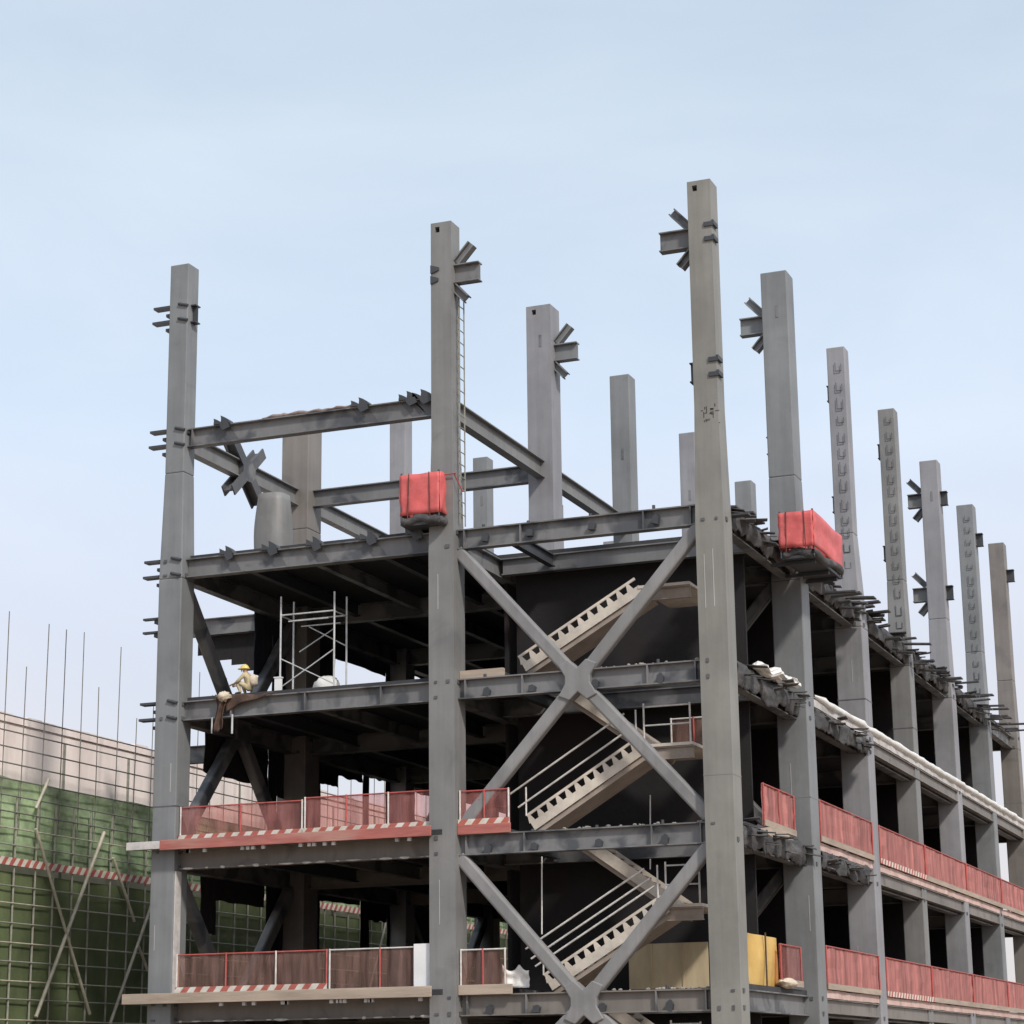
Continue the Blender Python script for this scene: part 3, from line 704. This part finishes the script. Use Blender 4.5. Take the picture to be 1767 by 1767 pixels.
# ------------------------------------------------------------------ loose things on the frame
# yellow sheet in the lowest bay of the right face
pa = at(1292, 1705, X=XS[2]-.1); pb = at(1341, 1705, X=XS[2]-.1)
t = empty('yellow_sheet', (XS[2]-.1, pa.y, LV[1]+.15), 'bright yellow plastic sheet standing just right of the tall corner column', 'sheet')
MB().sheet(lambda u, v: (XS[2]-.1+.12*noise.noise(Vector((u*3, v, 2))), pa.y+(pb.y-pa.y)*u, LV[1]+.16+1.32*v), 16, 6, .03).build('sheet', 'yellow', t)
mb = MB()
for u in (.45,): mb.tube((XS[2]+.05, pa.y+(pb.y-pa.y)*u, LV[1]+.15), (XS[2]+.05, pa.y+(pb.y-pa.y)*u, LV[1]+1.55), .025, 8)
mb.each('post', 'brown_cloth', t)
single(MB().blob((XS[2]+.15, pb.y+.2, LV[1]+.27), (.2, .75, .13), 4), 'wrapped_bundle', 'cream_cloth', 'cream wrapped bundle lying below the yellow sheet', 'bundle', smooth=True)
# ochre boards at the back of the lowest stair bay
t = empty('ochre_board', (14.2, 3.3, LV[1]), 'wide ochre board leaning behind the lowest stair', 'board')
xa, xb = at(1085, 1700, Y=3.4).x, at(1222, 1700, Y=3.4).x
MB().box(xa, xb, 3.45, 3.52, LV[1]+.15, LV[1]+1.36).build('panel', 'ochre', t)
mb = MB()
for k in (1, 3): mb.box(xa+(xb-xa)*(k+.4)/5, xa+(xb-xa)*(k+.4)/5+.05, 3.42, 3.449, LV[1]+.15, LV[1]+1.36)
mb.each('batten', 'ochre', t)
# white and pink boards at the back of the front bay, lowest floor
for px, w, lab in ((731, .55, 'tall white board beside the middle column on the lowest floor'), ):
    c = at(px, 1700, Y=-.2); single(MB().box(c.x-w/2*.95, c.x+w/2, -.26, -.20, LV[1]+.15, LV[1]+1.35), 'white_board', 'white_board', lab, 'board')
c = at(870, 1680, Y=.2); single(MB().sheet(lambda u, v: (c.x-.1+.75*u, .35+.12*noise.noise(Vector((u*3, v*3, 8))), LV[1]+.15+(.62-.18*abs(math.sin(u*5)))*v), 20, 8, .03), 'white_sheet', 'white_sheet', 'crumpled off white sheet propped at the foot of the lowest stair', 'sheet', smooth=True)
# red welding baskets
def basket(c, sx, sy, sz, label, seed, tilt=0, strap=None):
    c = Vector(c); t = empty('welding_basket', c, label, 'basket', 'red covered welding baskets hung on columns')
    def side(fn, nu=14): return MB().sheet(fn, nu, 8, .025)
    n = lambda u, v, k: .06*noise.noise(Vector((u*3.1, v*3.1, seed+k)))
    mb = MB()
    side_fns = [lambda u, v: (c.x-sx+2*sx*u, c.y-sy+n(u, v, 1), c.z+.28+(2*sz-.28)*v+tilt*(u-.5)), lambda u, v: (c.x+sx+n(u, v, 2), c.y-sy+2*sy*u, c.z+.28+(2*sz-.28)*v+.03*math.sin(u*7)),
                lambda u, v: (c.x-sx+n(u, v, 3), c.y+sy-2*sy*u, c.z+.28+(2*sz-.28)*v), lambda u, v: (c.x+sx-2*sx*u, c.y+sy+n(u, v, 4), c.z+.28+(2*sz-.28)*v)]
    for f in side_fns: mb.sheet(f, 14, 8, .025)
    mb.build('cover', 'red_tarp', t, smooth=True)
    mb = MB(); mb.box(c.x-sx*.95, c.x+sx*.95, c.y-sy*.95, c.y+sy*.95, c.z-.02, c.z+.06)
    for ux in (-1, 1):
        for uy in (-1, 1): mb.tube((c.x+ux*sx*.96, c.y+uy*sy*.96, c.z), (c.x+ux*sx*.96, c.y+uy*sy*.96, c.z+2*sz+.06), .03, 8)
    mb.build('frame', 'dark_steel', t)
    for ux in (-.6, .55):
        MB().tube((c.x+ux*sx, c.y-sy-.05, c.z+.1), (c.x+ux*sx*.9, c.y-sy-.04, c.z+2*sz+.02), .014, 6).build('rope', 'brown_cloth', t)
    MB().rope([(c.x-sx+2*sx*k/12, c.y-sy*.9, c.z+.14-.05*math.sin(k*.8)) for k in range(13)], .13, 10, seed, .18).build('net_skirt', 'net_black', t, smooth=True)
    MB().rope([(c.x+sx*.95, c.y-sy+2*sy*k/12, c.z+.14-.08*math.sin(k*.5)) for k in range(13)], .13, 10, seed+1, .18).build('net_skirt', 'net_black', t, smooth=True)
    return t
pa = at(691, 928, Y=-.75); pb = at(758, 838, Y=-.75)
b1 = basket(((pa.x+pb.x)/2, -.30, LV[4]+.12), (pb.x-pa.x)/2, .45, .72, 'small red covered welding basket at the left of the middle column', 2)
mb = MB()
for k in range(7):
    x = W1-.36+.72*k/6; mb.tube((x, -.42, LV[4]+1.55+.0*k), (x+.12, -.42, LV[4]+1.55), .02, 6)
mb.tube((W1+.42, -.42, LV[4]+1.55), (W1+.52, -.05, LV[4]+1.1), .02, 6); mb.build('strap', 'red_post', b1)
pc = at(1400, 982, X=XS[2]+.95)
basket((XS[2]+.98, pc.y, pc.z), .5, 1.75, .66, 'larger red covered welding basket on the right edge in front of the second column', 5)
b2 = bpy.data.objects['welding_basket.001']
for dy in (-1.3, .3, 1.3): MB().bar((XS[2]+.1, pc.y+dy, pc.z-.08), (XS[2]+1.4, pc.y+dy, pc.z-.08), .09, .1).build('bracket', 'dark_steel', b2)
# crumpled safety nets along the right edges
NETG = 'crumpled dark safety nets along the right floor edges'
def edge_net(y0, y1, l, rad, label, seed, x=XS[2]+.2, dz=0):
    """limp netting folded over the floor edge, ragged above and below"""
    nz_ = lambda a, b, c_: noise.noise(Vector((a, b, seed*5.3+c_)))
    L_ = y1-y0; mb = MB()
    def fn(u, v):
        y = y0+L_*u; top = LV[l]+dz+.22+.16*nz_(y*1.1, 0, 1)+.10*nz_(y*4.5, 0, 2); bot = LV[l]+dz-.2-rad-.22*abs(nz_(y*.8, 3, 3))+.14*nz_(y*3.7, 0, 4)
        z = top+(bot-top)*v
        xx = x+rad*.55*math.sin(math.pi*(.15+.75*v))+.13*nz_(y*1.3, z*1.8, 5)+.05*nz_(y*4.2, z*5, 6)
        return (xx-(.25*(1-v*4) if v < .25 else 0), y, z)
    mb.sheet(fn, max(20, int(L_*10)), 12, .03)
    rr = random.Random(seed)
    for k in range(int(L_*2.2)):
        y = y0+rr.random()*L_; w = rr.uniform(.12, .5); ln = rr.uniform(.1, .5); zz = LV[l]+dz+rr.uniform(-.25, .2); t_ = rr.uniform(-.18, .1)
        mb.prism([(x-.1, y, zz), (x+rad*.6+ln, y+.05, zz+t_), (x+rad*.6+ln*.8, y+w, zz+t_*.7), (x-.1, y+w*1.2, zz+.02)], (0, 0, .03))
    return single(mb, 'safety_net', 'net_black', label, 'safety net', NETG, smooth=True)
edge_net(.5, D-.5, 4, .22, 'dark safety net draped along the top floor edge beside the corner column', 1, dz=.0)
edge_net(D+.5, 2*D-.4, 4, .2, 'dark ragged safety net on the top floor edge just beyond the larger red basket', 2)
edge_net(2*D+.4, 3*D-.4, 4, .2, 'dark ragged safety net on the top floor edge between third and fourth right columns', 3)
edge_net(3*D+.4, 5*D-.4, 4, .2, 'dark ragged safety net on the top floor edge beyond the fourth right column', 4)
edge_net(.5, D-.5, 3, .24, 'dark safety net bundle under the short white roll beside the corner column', 5, dz=-.05)
edge_net(D+.5, 2*D, 3, .16, 'dark crumpled net just under the white slab edge', 6, x=XE-.02, dz=-.22)
edge_net(.5, D-.5, 2, .22, 'greenish grey net bundle beside the small red guard panel', 7, dz=-.1)
edge_net(D+.6, D+6.5, 2, .1, 'thin dark net roll below the upper red guard sheet', 8, x=XE-.0, dz=-.2)
pa = at(1290, 1158, X=XS[2]+.1); pb = at(1358, 1188, X=XS[2]+.1)
single(MB().rope([pa.lerp(pb, k/14)+Vector((.22, 0, .12+.05*math.sin(k*1.3))) for k in range(15)], .14, 12, 3, .95, 4.2, (1.5, .8)), 'white_roll', 'white_sheet', 'short crumpled white sheet roll lying on the dark net beside the corner column', 'sheet roll')
pa = at(1312, 1400, X=XS[2]); 
single(MB().prism([at(1312, 1430, X=XS[2]+.3), at(1345, 1425, X=XS[2]+.3), at(1370, 1450, X=XS[2]+.3), at(1335, 1446, X=XS[2]+.3)], (-.5, 0, 0)), 'loose_board', 'edge_beige', 'pale loose board lying under the small bright red guard panel', 'board')
# white roll along the third slab edge
y0 = D+.6; n = 70
pts = [(XE-.0+.04*noise.noise(Vector((k*.5, 0, 1))), y0+(YE-y0)*k/n, LV[3]+.27+.05*noise.noise(Vector((k*.45, 3, 0)))) for k in range(n+1)]
single(MB().rope(pts, .12, 8, 8, .35, 2.2), 'white_roll', 'white_sheet', 'long white sheet roll along the slab edge of the right face', 'sheet roll', smooth=True)

rr = random.Random(9)
for l, x0, x1 in ((3, 12.6, 15.8), (2, 11.6, 15.8), (1, 13.2, 15.8)):
    mb = MB()
    for k in range(24):
        x = rr.uniform(x0, x1); r_ = rr.uniform(.018, .05); mb.blob((x, rr.uniform(-.12, .1), LV[l]+r_*.5), (r_*1.3, r_, r_*.8), k, .4, 1.5, 7, 5)
    o = single(mb, 'rubble', 'concrete', 'small concrete rubble scattered on the beam beside the corner column, '+{1: 'lowest', 2: 'middle', 3: 'upper'}[l]+' stair bay', 'rubble'); o['kind'] = 'stuff'
# ladder on the middle column
t = empty('ladder', (W1+.45, 0, LV[4]), 'narrow white ladder fixed up the right side of the middle column', 'ladder')
xl = W1+.40
for y in (-.02, .36): MB().box(xl, xl+.03, y, y+.03, LV[4]+.2, LV[6]-.9).build('rail', 'pole_mid', t)
z = LV[4]+.5
while z < LV[6]-1: MB().tube((xl+.015, -.02, z), (xl+.015, .38, z), .016, 6).build('rung', 'pole_mid', t); z += .36
# pale strip put in as sunlight on the left front column
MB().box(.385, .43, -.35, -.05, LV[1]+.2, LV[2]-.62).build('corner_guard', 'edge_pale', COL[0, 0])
# grey wrapped bundle standing on the top floor, brown rags on the top beam
p0 = at(445, 940, Y=4.0); p1 = at(500, 855, Y=4.0); cx = (p0.x+p1.x)/2; hz = (p1.z-LV[4])/2
t = empty('wrapped_stack', (cx, 4.0, LV[4]+.15), 'tall grey tarpaulin wrapped stack on the top floor left of the thick brown grey column', 'wrapped stack')
mb = MB(); nu = 24
for j in range(13):
    v = j/12; bul = .82+.2*math.sin(math.pi*v)
    for i in range(nu):
        ph = 2*math.pi*i/nu; c_, s_ = math.cos(ph), math.sin(ph); q_ = (abs(c_)**3+abs(s_)**3)**(-1/3)
        r_ = .5*(p1.x-p0.x)*bul*q_*(1+.07*noise.noise(Vector((ph*1.5, v*2, 3)))); mb.v.append(Vector((cx+r_*c_, 4.0+r_*s_, LV[4]+.15+(p1.z-LV[4]-.1)*v)))
for j in range(12):
    for i in range(nu): mb.f.append((j*nu+i, j*nu+(i+1) % nu, (j+1)*nu+(i+1) % nu, (j+1)*nu+i))
mb.f += [tuple(range(nu)), tuple(12*nu+i for i in range(nu))]
mb.build('tarpaulin', 'col_neutral', t, smooth=True)
mb = MB(); mb.box(cx-.42, cx+.42, 3.6, 4.4, LV[4]+.146, LV[4]+.24); mb.build('pallet', 'edge_beige', t)
p0 = at(452, 715, Y=0); p1 = at(618, 692, Y=0); p0.z = p1.z = LV[5]+.05
single(MB().rope([p0.lerp(p1, k/30)+Vector((0, .05*math.sin(k), .05*noise.noise(Vector((k*.5, 1, 1))))) for k in range(31)], .09, 9, 4, .5, 2.5, (1.3, .7)), 'cloth_roll', 'rags', 'faded brown rag roll lying along the topmost front beam', 'cloth roll', smooth=True)
# door type scaffold frame in the open front bay
t = empty('scaffold_frame', (at(535, 1195, Y=.9).x, .9, LV[3]+.15), 'silver tube scaffold tower standing on the third floor front bay', 'scaffold')
fx = [at(483, 1190, Y=.6).x, at(576, 1190, Y=.6).x]; zt = at(483, 1030, Y=.6).z; zb = LV[3]+.15
for y in (.6, 1.4):
    for x in fx: MB().tube((x, y, zb), (x, y, zt), .028, 8).build('post', 'galv', t)
    MB().tube((fx[0], y, zt-.55), (fx[1], y, zt-.55), .024, 8).build('rail', 'galv', t)
    MB().tube((fx[0]+.25, y, zt-.75), (fx[1]-.2, y, zt-.75), .02, 8).build('rail', 'galv', t)
for x in fx: MB().tube((x, .6, zt-.57), (x, 1.4, zt-.57), .02, 8).build('rail', 'galv', t)
for p_, q_ in (((fx[0], .6, zb+1.0), (fx[1], .6, zb+.15)), ((fx[0], .6, zb+.15), (fx[1], .6, zb+1.15)), ((fx[0]+.5, 1.4, zt-.78), (fx[1], 1.4, zt-1.45)), ((fx[1]-.4, 1.4, zt-.9), (fx[0]+.2, 1.4, zt-1.5))):
    MB().tube(p_, q_, .018, 6).build('cross_tie', 'galv', t)
single(MB().box(fx[0]-.10, fx[0]+.10, .45, .55, zb, zb+.42).box(fx[0]-.12, fx[0]+.12, .43, .57, zb+.42, zb+.45), 'white_box', 'white_board', 'small pale box at the left foot of the silver scaffold tower', 'box')
c = at(560, 1180, Y=1.7); single(MB().blob((c.x, 1.8, zb+.30), (.42, .2, .32), 5, .2), 'white_sack', 'white_sheet', 'white sack behind the right leg of the silver scaffold tower', 'sack', smooth=True)
# brown cloth over the third floor beam
c = at(382, 1240, Y=-.2); cy = -.25
t = empty('hanging_cloth', c, 'brown cloth bundle hanging over the third floor beam by the left column', 'cloth bundle')
MB().sheet(lambda u, v: (c.x-.2+.42*u*(1-.35*v)+.05*math.sin(v*5+u*2), cy+.07*math.sin(u*9+v*2)+.05*noise.noise(Vector((u*3, v*4, 2))), LV[3]+.10-.95*v-.12*v*math.sin(u*4)-.22*v*noise.noise(Vector((u*6, 1, 5)))), 24, 16, .03).build('cloth', 'brown_cloth', t, smooth=True)
MB().blob((c.x+.10, cy-.02, LV[3]+.03), (.2, .14, .13), 6, .5).build('padding', 'cream_cloth', t, smooth=True)
MB().sheet(lambda u, v: (c.x+.15+1.5*u, -.19+.04*math.sin(u*12)-.03*v, LV[3]+.05+.03*math.sin(u*7)-(.42*(1-u)**1.5+.04)*v), 24, 6, .025).build('fold', 'brown_cloth', t, smooth=True)
mb = MB(); mb.tube((c.x+.35, -.2, LV[3]-.5), (c.x+.35, -.2, LV[3]-1.05), .03, 8); mb.tube((c.x-.3, -.2, LV[3]-.55), (c.x-.3, -.2, LV[3]-1.0), .025, 8); mb.each('tie', 'galv', t)

# ------------------------------------------------------------------ the worker, crouching at the edge
def worker():
    c = at(428, 1196, Y=.55); zb = LV[3]+.15
    root = Vector((c.x, .55, zb)); t = empty('person', root, 'person in khaki workwear and yellow helmet crouching at the floor edge', 'person')
    # facing -X (left in the picture)
    J = {'pel': (.10, 0, .20), 'spine': (.06, 0, .38), 'chest': (-.03, 0, .54), 'neck': (-.08, 0, .66), 'head': (-.12, 0, .76), 'top': (-.12, 0, .84)}
    E = [('pel', 'spine'), ('spine', 'chest'), ('chest', 'neck'), ('neck', 'head'), ('head', 'top')]
    Rr = {'pel': .15, 'spine': .135, 'chest': .15, 'neck': .06, 'head': .095, 'top': .07}
    for s, n_ in ((-1, 'r'), (1, 'l')):
        J['hip'+n_] = (.06, s*.10, .20); J['knee'+n_] = (-.30, s*.16, .42); J['ank'+n_] = (-.16, s*.15, .08); J['toe'+n_] = (-.34, s*.16, .04)
        J['sh'+n_] = (-.04, s*.19, .58); J['el'+n_] = (-.22, s*.24, .38); J['wr'+n_] = (-.40, s*.12, .34)
        J['pm'+n_] = (-.46, s*.10, .335)
        E += [('pel', 'hip'+n_), ('hip'+n_, 'knee'+n_), ('knee'+n_, 'ank'+n_), ('ank'+n_, 'toe'+n_), ('chest', 'sh'+n_), ('sh'+n_, 'el'+n_), ('el'+n_, 'wr'+n_), ('wr'+n_, 'pm'+n_)]
        for k_, r_ in (('hip', .10), ('knee', .07), ('ank', .05), ('toe', .04), ('sh', .07), ('el', .05), ('wr', .032), ('pm', .036)): Rr[k_+n_] = r_
        for f in range(4):
            a_, b_ = f'f{f}{n_}', f'g{f}{n_}'; J[a_] = (-.52, s*(.07+.022*f), .335-.01*abs(f-1)); J[b_] = (-.555-.004*(2-abs(f-1)), s*(.07+.022*f), .295)
            E += [('pm'+n_, a_), (a_, b_)]; Rr[a_] = .010; Rr[b_] = .008
        J['th'+n_] = (-.46, s*.055, .31); J['ti'+n_] = (-.50, s*.05, .29); E += [('pm'+n_, 'th'+n_), ('th'+n_, 'ti'+n_)]; Rr['th'+n_] = .011; Rr['ti'+n_] = .009
    keys = list(J); me = bpy.data.meshes.new('body'); me.from_pydata([J[k] for k in keys], [(keys.index(a), keys.index(b)) for a, b in E], []); me.update()
    o = bpy.data.objects.new('body', me); col.objects.link(o); o.parent = t
    sk = o.modifiers.new('Skin', 'SKIN'); sv = me.skin_vertices[0].data
    for k in keys: i = keys.index(k); sv[i].radius = (Rr[k], Rr[k]); sv[i].use_root = (k == 'pel')
    sub = o.modifiers.new('Sub', 'SUBSURF'); sub.levels = 1; sub.render_levels = 1
    me.materials.append(M['skin'])
    # freeze the modifiers into a real mesh
    dg = bpy.context.evaluated_depsgraph_get(); ev = bpy.data.meshes.new_from_object(o.evaluated_get(dg)); o.modifiers.clear(); o.data = ev; ev.name = 'body'
    ev.materials.clear(); ev.materials.append(M['skin']); ev.materials.append(M['workwear']); ev.materials.append(M['boot'])
    for p in ev.polygons:
        p.use_smooth = True; cc = p.center
        if cc.z < .09 and cc.x < -.08: p.material_index = 2
        elif cc.z < .665 and not (cc.x < -.39 and cc.z < .38 and abs(cc.y) < .2 and cc.z > .25): p.material_index = 1
    loc = root
    def add(mb, nm, mt, sm=True): mb.v = [v+loc for v in mb.v]; return mb.build(nm, mt, t, smooth=sm)
    mb = MB(); nu, nv = 18, 8; o_ = 0
    for j in range(nv+1):
        th = (math.pi/2)*j/nv
        for i in range(nu):
            ph = 2*math.pi*i/nu; mb.v.append(Vector((-.125+.135*math.cos(th)*math.cos(ph), .115*math.cos(th)*math.sin(ph), .79+.125*math.sin(th))))
    for j in range(nv):
        for i in range(nu): mb.f.append((j*nu+i, j*nu+(i+1) % nu, (j+1)*nu+(i+1) % nu, (j+1)*nu+i))
    mb.prism([(-.125+(.16+(.05 if math.cos(2*math.pi*i/nu) < -.3 else 0))*math.cos(2*math.pi*i/nu), .13*math.sin(2*math.pi*i/nu), .775) for i in range(nu)], (0, 0, .02))
    add(mb, 'helmet', 'helmet')
    # face: nose, eyes, ears
    add(MB().blob((-.225, 0, .735), (.02, .014, .022), 1, .05, nu=8, nv=6), 'nose', 'skin')
    add(MB().blob((-.205, -.035, .757), (.012, .014, .009), 1, .05, nu=8, nv=6).blob((-.205, .035, .757), (.012, .014, .009), 1, .05, nu=8, nv=6), 'eyes', 'boot')
    add(MB().blob((-.208, 0, .700), (.012, .03, .007), 1, .05, nu=8, nv=6), 'mouth', 'brown_cloth')
    add(MB().blob((-.12, -.1, .745), (.018, .012, .03), 1, .05, nu=8, nv=6).blob((-.12, .1, .745), (.018, .012, .03), 1, .05, nu=8, nv=6), 'ears', 'skin')
    add(MB().blob((.16, .02, .42), (.12, .16, .18), 7, .2), 'backpack', 'cream_cloth')
worker()

# ------------------------------------------------------------------ neighbour building with its scaffold
XW = -9.0
nb = empty('concrete_building', (XW-6, 20, 0), 'pale plastered building behind green netted scaffold, left of the steel frame', 'building')
ZW = 13.05
MB().box(XW-12, XW, -6, 62, -.2, ZW-.25).build('wall', 'plaster', nb)
n = 80; mb = MB()
for k in range(n):
    y = -6+68*k/n; h = .22+.1*noise.noise(Vector((y*.9, 0, 0))); mb.box(XW-.35, XW+.06, y, y+68/n-.004, ZW-.248, ZW-.2+h)
mb.build('parapet', 'plaster', nb)
mb = MB()
for y in range(-4, 60, 4): mb.box(XW+.002, XW+.04, y+.02*y, y+.02*y+.12, 6.0, ZW-.5)
mb.each('downpipe', 'pole_mid', nb)
sc = empty('wall_scaffold', (XW+1.4, 20, 0), 'tall pole scaffold with green netting and striped toe boards, left edge', 'scaffold')
XN = XW+1.3; XO = XW+1.15
za, zb_ = 8.15, 10.75
nz = lambda u, v, s: .12*noise.noise(Vector((u*23, v*3, s)))
MB().sheet(lambda u, v: (XO+nz(u, v, 1), -6+68*u, za+(zb_-za)*v+.07*noise.noise(Vector((u*50, 1, v*2)))), 90, 5, .01).build('green_net', 'green_net', sc)
MB().sheet(lambda u, v: (XO+.05+nz(u, v, 4), -6+68*u, -.2+(za-.1)*v), 90, 8, .01).build('olive_net', 'olive_net', sc)
MB().box(XN+.06, XN+.10, -6, 62, za-.12, za+.12).build('toe_board', 'stripe', sc)
rr = random.Random(4)
y = -5.; k = 0
while y < 45:
    top = ZW+rr.choice([.6, .9, 1.3, 2.2, 3.0, 1.0, 2.9]); lean = rr.uniform(-.08, .08)
    MB().tube((XN, y, -.1), (XN+.02, y+lean, za+2.0), .035, 6).build('standard', 'pole_mid', sc); MB().tube((XN, y+.2, za+1.0), (XN+.02, y+.2+lean, top), .018, 6).build('standard', 'pole_dark', sc)
    y += rr.uniform(.98, 1.2); k += 1
z = .5; k = 0
while z < ZW-.2:
    MB().tube((XN+.05, -6, z), (XN+.05, 46, z+rr.uniform(-.06, .06)), .024, 6).build('ledger', 'pole_dark' if z > za+1.4 else 'bamboo' if k % 2 else 'pole_mid', sc); z += rr.uniform(.52, .64) if z < za else .5; k += 1
def diag(px0, py0, px1, py1, r=.05):
    MB().tube(at(px0, py0, X=XN+.14), at(px1, py1, X=XN+.14), r, 7).build('diagonal_pole', 'bamboo', sc)
diag(180, 1436, 62, 1755, .06); diag(62, 1430, 155, 1750); diag(262, 1560, 190, 1767, .055); diag(195, 1480, 232, 1590); diag(84, 1345, 62, 1395); diag(238, 1630, 255, 1675)
for yy in (20.5, 27, 33): MB().tube((XN+.14, yy, 1), (XN+.14, yy+4.5, 9), .05, 7).build('diagonal_pole', 'bamboo', sc)

# ------------------------------------------------------------------ light, sky, camera
SUN_EL, SUN_AZ = R(42), R(128)     # azimuth clockwise from +Y: a veiled sun over the right face
w = bpy.data.worlds.new('World'); scene.world = w; w.use_nodes = True; nt = w.node_tree
bg = nt.nodes['Background']
sky = nt.nodes.new('ShaderNodeTexSky'); sky.sky_type = 'NISHITA'; sky.sun_disc = False
sky.sun_elevation = SUN_EL; sky.sun_rotation = SUN_AZ; sky.air_density = 1.0; sky.dust_density = 3.0; sky.ozone_density = 1.2
tc = nt.nodes.new('ShaderNodeTexCoord'); mp = nt.nodes.new('ShaderNodeMapping'); mp.inputs['Scale'].default_value = (2.2, 2.2, 6)
nt.links.new(tc.outputs['Generated'], mp.inputs['Vector'])
cl = ramp(nt, [(.3, g(.70)), (.75, g(.98))]); nt.links.new(noise_tex(nt, mp.outputs[0], 1.6, 5, .55, .4), cl.inputs[0])
sp = nt.nodes.new('ShaderNodeSeparateXYZ'); nt.links.new(tc.outputs['Generated'], sp.inputs[0])
veil = ramp(nt, [(.0, (4.5, 4.25, 4.3)), (.10, (4.4, 4.2, 4.4)), (.17, (4.25, 4.25, 4.65)), (.22, (4.15, 4.45, 5.1)), (.28, (4.05, 4.6, 5.35)), (.42, (3.7, 4.3, 4.9)), (1., (3.6, 4.1, 4.8))]); nt.links.new(sp.outputs[2], veil.inputs[0])
nt.links.new(mix(nt, cl.outputs[0], sky.outputs[0], veil.outputs[0]), bg.inputs['Color'])
bg.inputs['Strength'].default_value = .15
sd = bpy.data.lights.new('sun', 'SUN'); sd.energy = 2.3; sd.angle = R(5); sd.color = (1., .95, .88)
so = bpy.data.objects.new('sun', sd); col.objects.link(so); so['kind'] = 'structure'
sdir = Vector((math.sin(SUN_AZ)*math.cos(SUN_EL), math.cos(SUN_AZ)*math.cos(SUN_EL), math.sin(SUN_EL)))
so.rotation_euler = sdir.to_track_quat('Z', 'Y').to_euler(); so.location = sdir*100

cd = bpy.data.cameras.new('camera'); cd.sensor_width = 36; cd.lens = F_PX/1767*36; cd.clip_end = 5000; cd.clip_start = .1
co = bpy.data.objects.new('camera', cd); col.objects.link(co)
mtx = Matrix((RT, UP, -_fw)).transposed().to_4x4(); mtx.translation = CAM; co.matrix_world = mtx
scene.camera = co
scene.render.engine = 'CYCLES'; scene.render.resolution_x = scene.render.resolution_y = 1024
vs = scene.view_settings; vs.view_transform = 'Standard'; vs.look = 'None'; vs.exposure = 0.34; vs.gamma = 1
scene.cycles.max_bounces = 6; scene.cycles.transparent_max_bounces = 12
